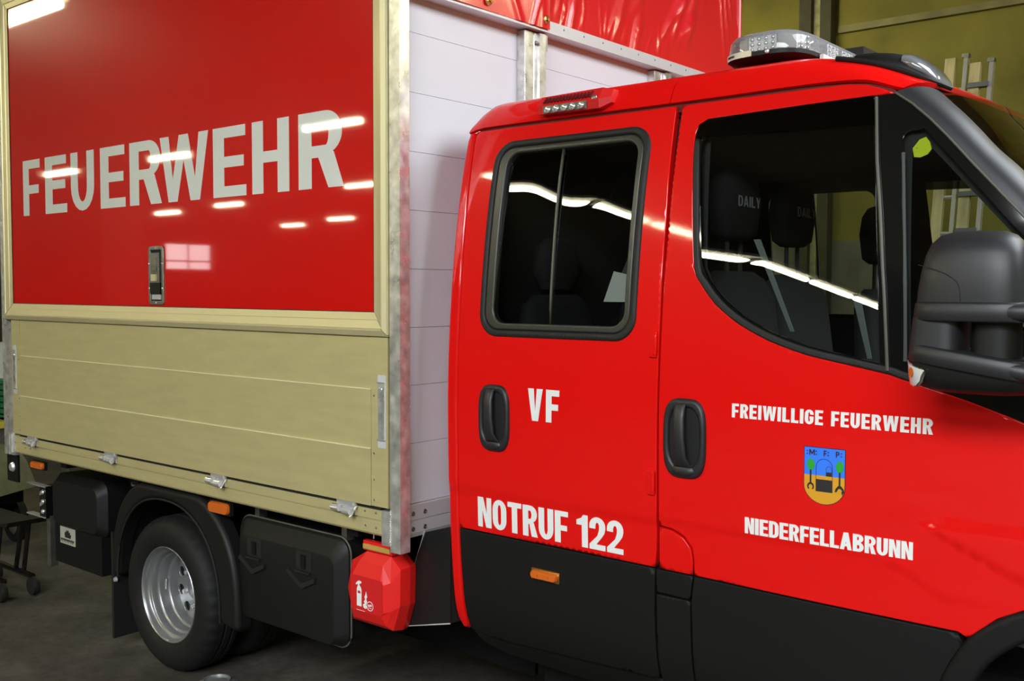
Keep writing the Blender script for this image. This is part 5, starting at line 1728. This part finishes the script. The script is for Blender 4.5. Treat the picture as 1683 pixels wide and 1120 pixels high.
# neon tag behind the quarter pane
bm = bmesh.new()
tp = [(1.705, 2.040), (1.722, 2.062), (1.738, 2.066), (1.748, 2.052), (1.752, 2.034), (1.742, 2.022), (1.722, 2.016), (1.708, 2.018)]
tp = [(1.678 + (x - 1.705) * 1.05, z + .008) for x, z in tp]
add_prism(bm, [(x, .222 + .004 * math.sin(90 * x) - .10 * (z - 2.03), z) for x, z in tp], (0, .004, 0))
done(bm, 'neon_tag', 'neon_yellow', FN)

# ================================================================== other things in the hall
def ladder(xa, xb, y_top, z_top, y_foot, rail_mats, label, tread):
    t = tag(empty('ladder', ((xa + xb) / 2, y_foot, FLOOR)), label, 'ladder')
    for x, m in zip((xa, xb), rail_mats):
        bm = bmesh.new()
        w_ = .030 if m == 'alu_ladder' else .075
        add_prism(bm, [(x, y_foot, FLOOR), (x + w_, y_foot, FLOOR), (x + w_, y_top, z_top), (x, y_top, z_top)], (0, .05, 0))
        done(bm, 'rail', m, t, bevel=.005)
    bm = bmesh.new(); add_box(bm, xb - .012, xb + .036, y_top - .01, y_top + .05, z_top - .008, z_top + .020)
    done(bm, 'end_cap', 'steel_dark', t, bevel=.006)
    z = FLOOR + .3
    while z < z_top - .1:
        f = (z - FLOOR) / (z_top - FLOOR)
        y = y_foot + (y_top - y_foot) * f
        bm = bmesh.new()
        if tread: add_box(bm, xa, xb + .01, y - .02, y + .06, z, z + .035)
        else: add_tube(bm, [(xa + .02, y + .02, z), (xb + .01, y + .02, z)], .016, 8)
        done(bm, 'rung', 'alu_ladder' if not tread else 'interior_trim', t)
        z += .27
    return t
ladder(.10, .235, Y1 - .40, 3.43, Y1 - 1.1, ('wood', 'alu_ladder'), 'taller wood and aluminium ladder leaning on the olive wall', False)
ladder(.285, .420, Y1 - .42, 3.37, Y1 - 1.1, ('wood', 'alu_ladder'), 'ladder with grey treads right of the taller ladder', True)

# olive trailer corner beyond the rear of the truck
t = tag(empty('equipment_trailer', (-4.6, .55, FLOOR)), 'olive green steel trailer box at the left edge behind the truck', 'trailer')
bm = bmesh.new(); add_prism(bm, [(-5.1, .30, .30), (-4.02, .30, .345), (-4.16, .30, .50), (-4.30, .30, .58), (-5.1, .30, .58)], (-.22, .40, 0))
done(bm, 'trailer_body', 'olive', t, bevel=.015)
bm = bmesh.new(); add_box(bm, -5.0, -4.40, .35, .68, .22, .31)
done(bm, 'trailer_frame', 'chassis_black', t, bevel=.01)
for y in (.36, .68):
    bm = bmesh.new(); add_lathe(bm, [(.10, 0), (.15, .01), (.148, .06), (.10, .07)], (-4.60, y, FLOOR + .15), (0, 1, 0), 28, close=True)
    W_ = done(bm, 'trailer_wheel', 'tyre', t)
    bm = bmesh.new(); add_lathe(bm, [(0, .01), (.10, .015), (.10, .055), (0, .06)], (-4.60, y, FLOOR + .15), (0, 1, 0), 24)
    done(bm, 'hub', 'steel_dark', W_)
bm = bmesh.new(); add_box(bm, -4.63, -4.57, .40, .70, .05, .24)
done(bm, 'axle', 'chassis_black', t)

# black trolley jack low at the left edge
t = tag(empty('trolley_jack', (-3.45, .05, FLOOR)), 'black trolley jack on small wheels at the left floor edge', 'jack')
bm = bmesh.new(); add_prism(bm, [(-3.80, .02, .30), (-3.16, .02, .345), (-3.14, .02, .375), (-3.30, .02, .345), (-3.80, .02, .34)], (0, .22, 0))
done(bm, 'lift_plate', 'plastic_black', t, bevel=.008)
bm = bmesh.new()
for y in (.04, .20):
    add_tube(bm, [(-3.28, y, .33), (-3.36, y, .02)], .014, 8)
    add_tube(bm, [(-3.36, y, .33), (-3.46, y, .02)], .014, 8)
    add_tube(bm, [(-3.75, y, .02), (-3.25, y, .02)], .018, 8)
done(bm, 'frame', 'gloss_black', t)
for x in (-3.24, -3.72):
    for y in (.02, .20):
        bm = bmesh.new(); add_lathe(bm, [(0, -.02), (.05, -.018), (.055, 0), (.05, .018), (0, .02)], (x, y, FLOOR + .055), (0, 1, 0), 20)
        done(bm, 'caster', 'rubber', t)

# crate stack far behind
t = tag(empty('storage_crate', (-6.7, 1.6, FLOOR)), 'green perforated plastic crate at the left edge behind the truck', 'crate')
def slat_box(x0, x1, y0, y1, z0, z1, m, par, n):
    bm = bmesh.new()
    add_box(bm, x0, x1, y0, y1, z0, z0 + .02)
    h = (z1 - z0) / n
    for k in range(n):
        for (a, b, c, d_) in ((x0, x1, y0, y0 + .012), (x0, x1, y1 - .012, y1), (x0, x0 + .012, y0, y1), (x1 - .012, x1, y0, y1)):
            add_box(bm, a, b, c, d_, z0 + k * h, z0 + k * h + h * .72)
    for a in (x0, x1 - .02):
        for c in (y0, y1 - .02):
            add_box(bm, a, a + .02, c, c + .02, z0, z1)
    return done(bm, 'crate_wall', m, par)
slat_box(-7.2, -6.50, 1.5, 2.0, .52, .84, 'green_plastic', t, 6)
bm = bmesh.new(); add_box(bm, -7.22, -6.48, 1.48, 2.02, .84, .87)
done(bm, 'crate_rim', 'green_plastic', t, bevel=.006)
t2 = tag(empty('work_bench', (-6.8, 1.75, FLOOR)), 'low yellow-topped bench under the green crate', 'bench')
bm = bmesh.new(); add_box(bm, -7.4, -6.45, 1.4, 2.1, .46, .52); done(bm, 'bench_top', 'yellow_paint', t2, bevel=.006)
for x in (-7.36, -6.55):
    for y in (1.44, 2.0):
        bm = bmesh.new(); add_box(bm, x, x + .05, y, y + .05, FLOOR, .46); done(bm, 'leg', 'steel_dark', t2)
t3 = tag(empty('canister', (-6.8, 1.7, .87)), 'white plastic canister standing on the green crate', 'canister')
bm = bmesh.new(); add_loft(bm, [((-6.78, 1.72, .872), (.20, 0, 0), (0, .16, 0), 5), ((-6.78, 1.72, 1.12), (.20, 0, 0), (0, .16, 0), 5), ((-6.78, 1.72, 1.19), (.14, 0, 0), (0, .10, 0), 4)], 32)
done(bm, 'canister_body', 'white_plastic', t3, sharp=40)
bm = bmesh.new(); add_lathe(bm, [(.035, 1.18), (.035, 1.225), (0, 1.228)], (-6.72, 1.72, 0), (0, 0, 1), 16); done(bm, 'cap', 'green_plastic', t3)

# steel bowl on the floor at the bottom edge
t = tag(empty('steel_bowl', (-.95, -.12, FLOOR)), 'upturned shiny grey bowl on the floor below the rear tyre', 'bowl')
bm = bmesh.new()
add_lathe(bm, [(.150, 0), (.155, .004), (.150, .010), (.146, .06), (.130, .115), (.100, .150), (.06, .170), (0, .177)], (-.95, -.12, FLOOR), (0, 0, 1), 48)
done(bm, 'bowl_shell', 'rim_silver', t, sharp=60)
bm = bmesh.new(); add_lathe(bm, [(.055, .168), (.056, .178), (.052, .178), (.051, .168)], (-.95, -.12, FLOOR), (0, 0, 1), 32, close=True)
done(bm, 'bowl_foot', 'rim_silver', t)
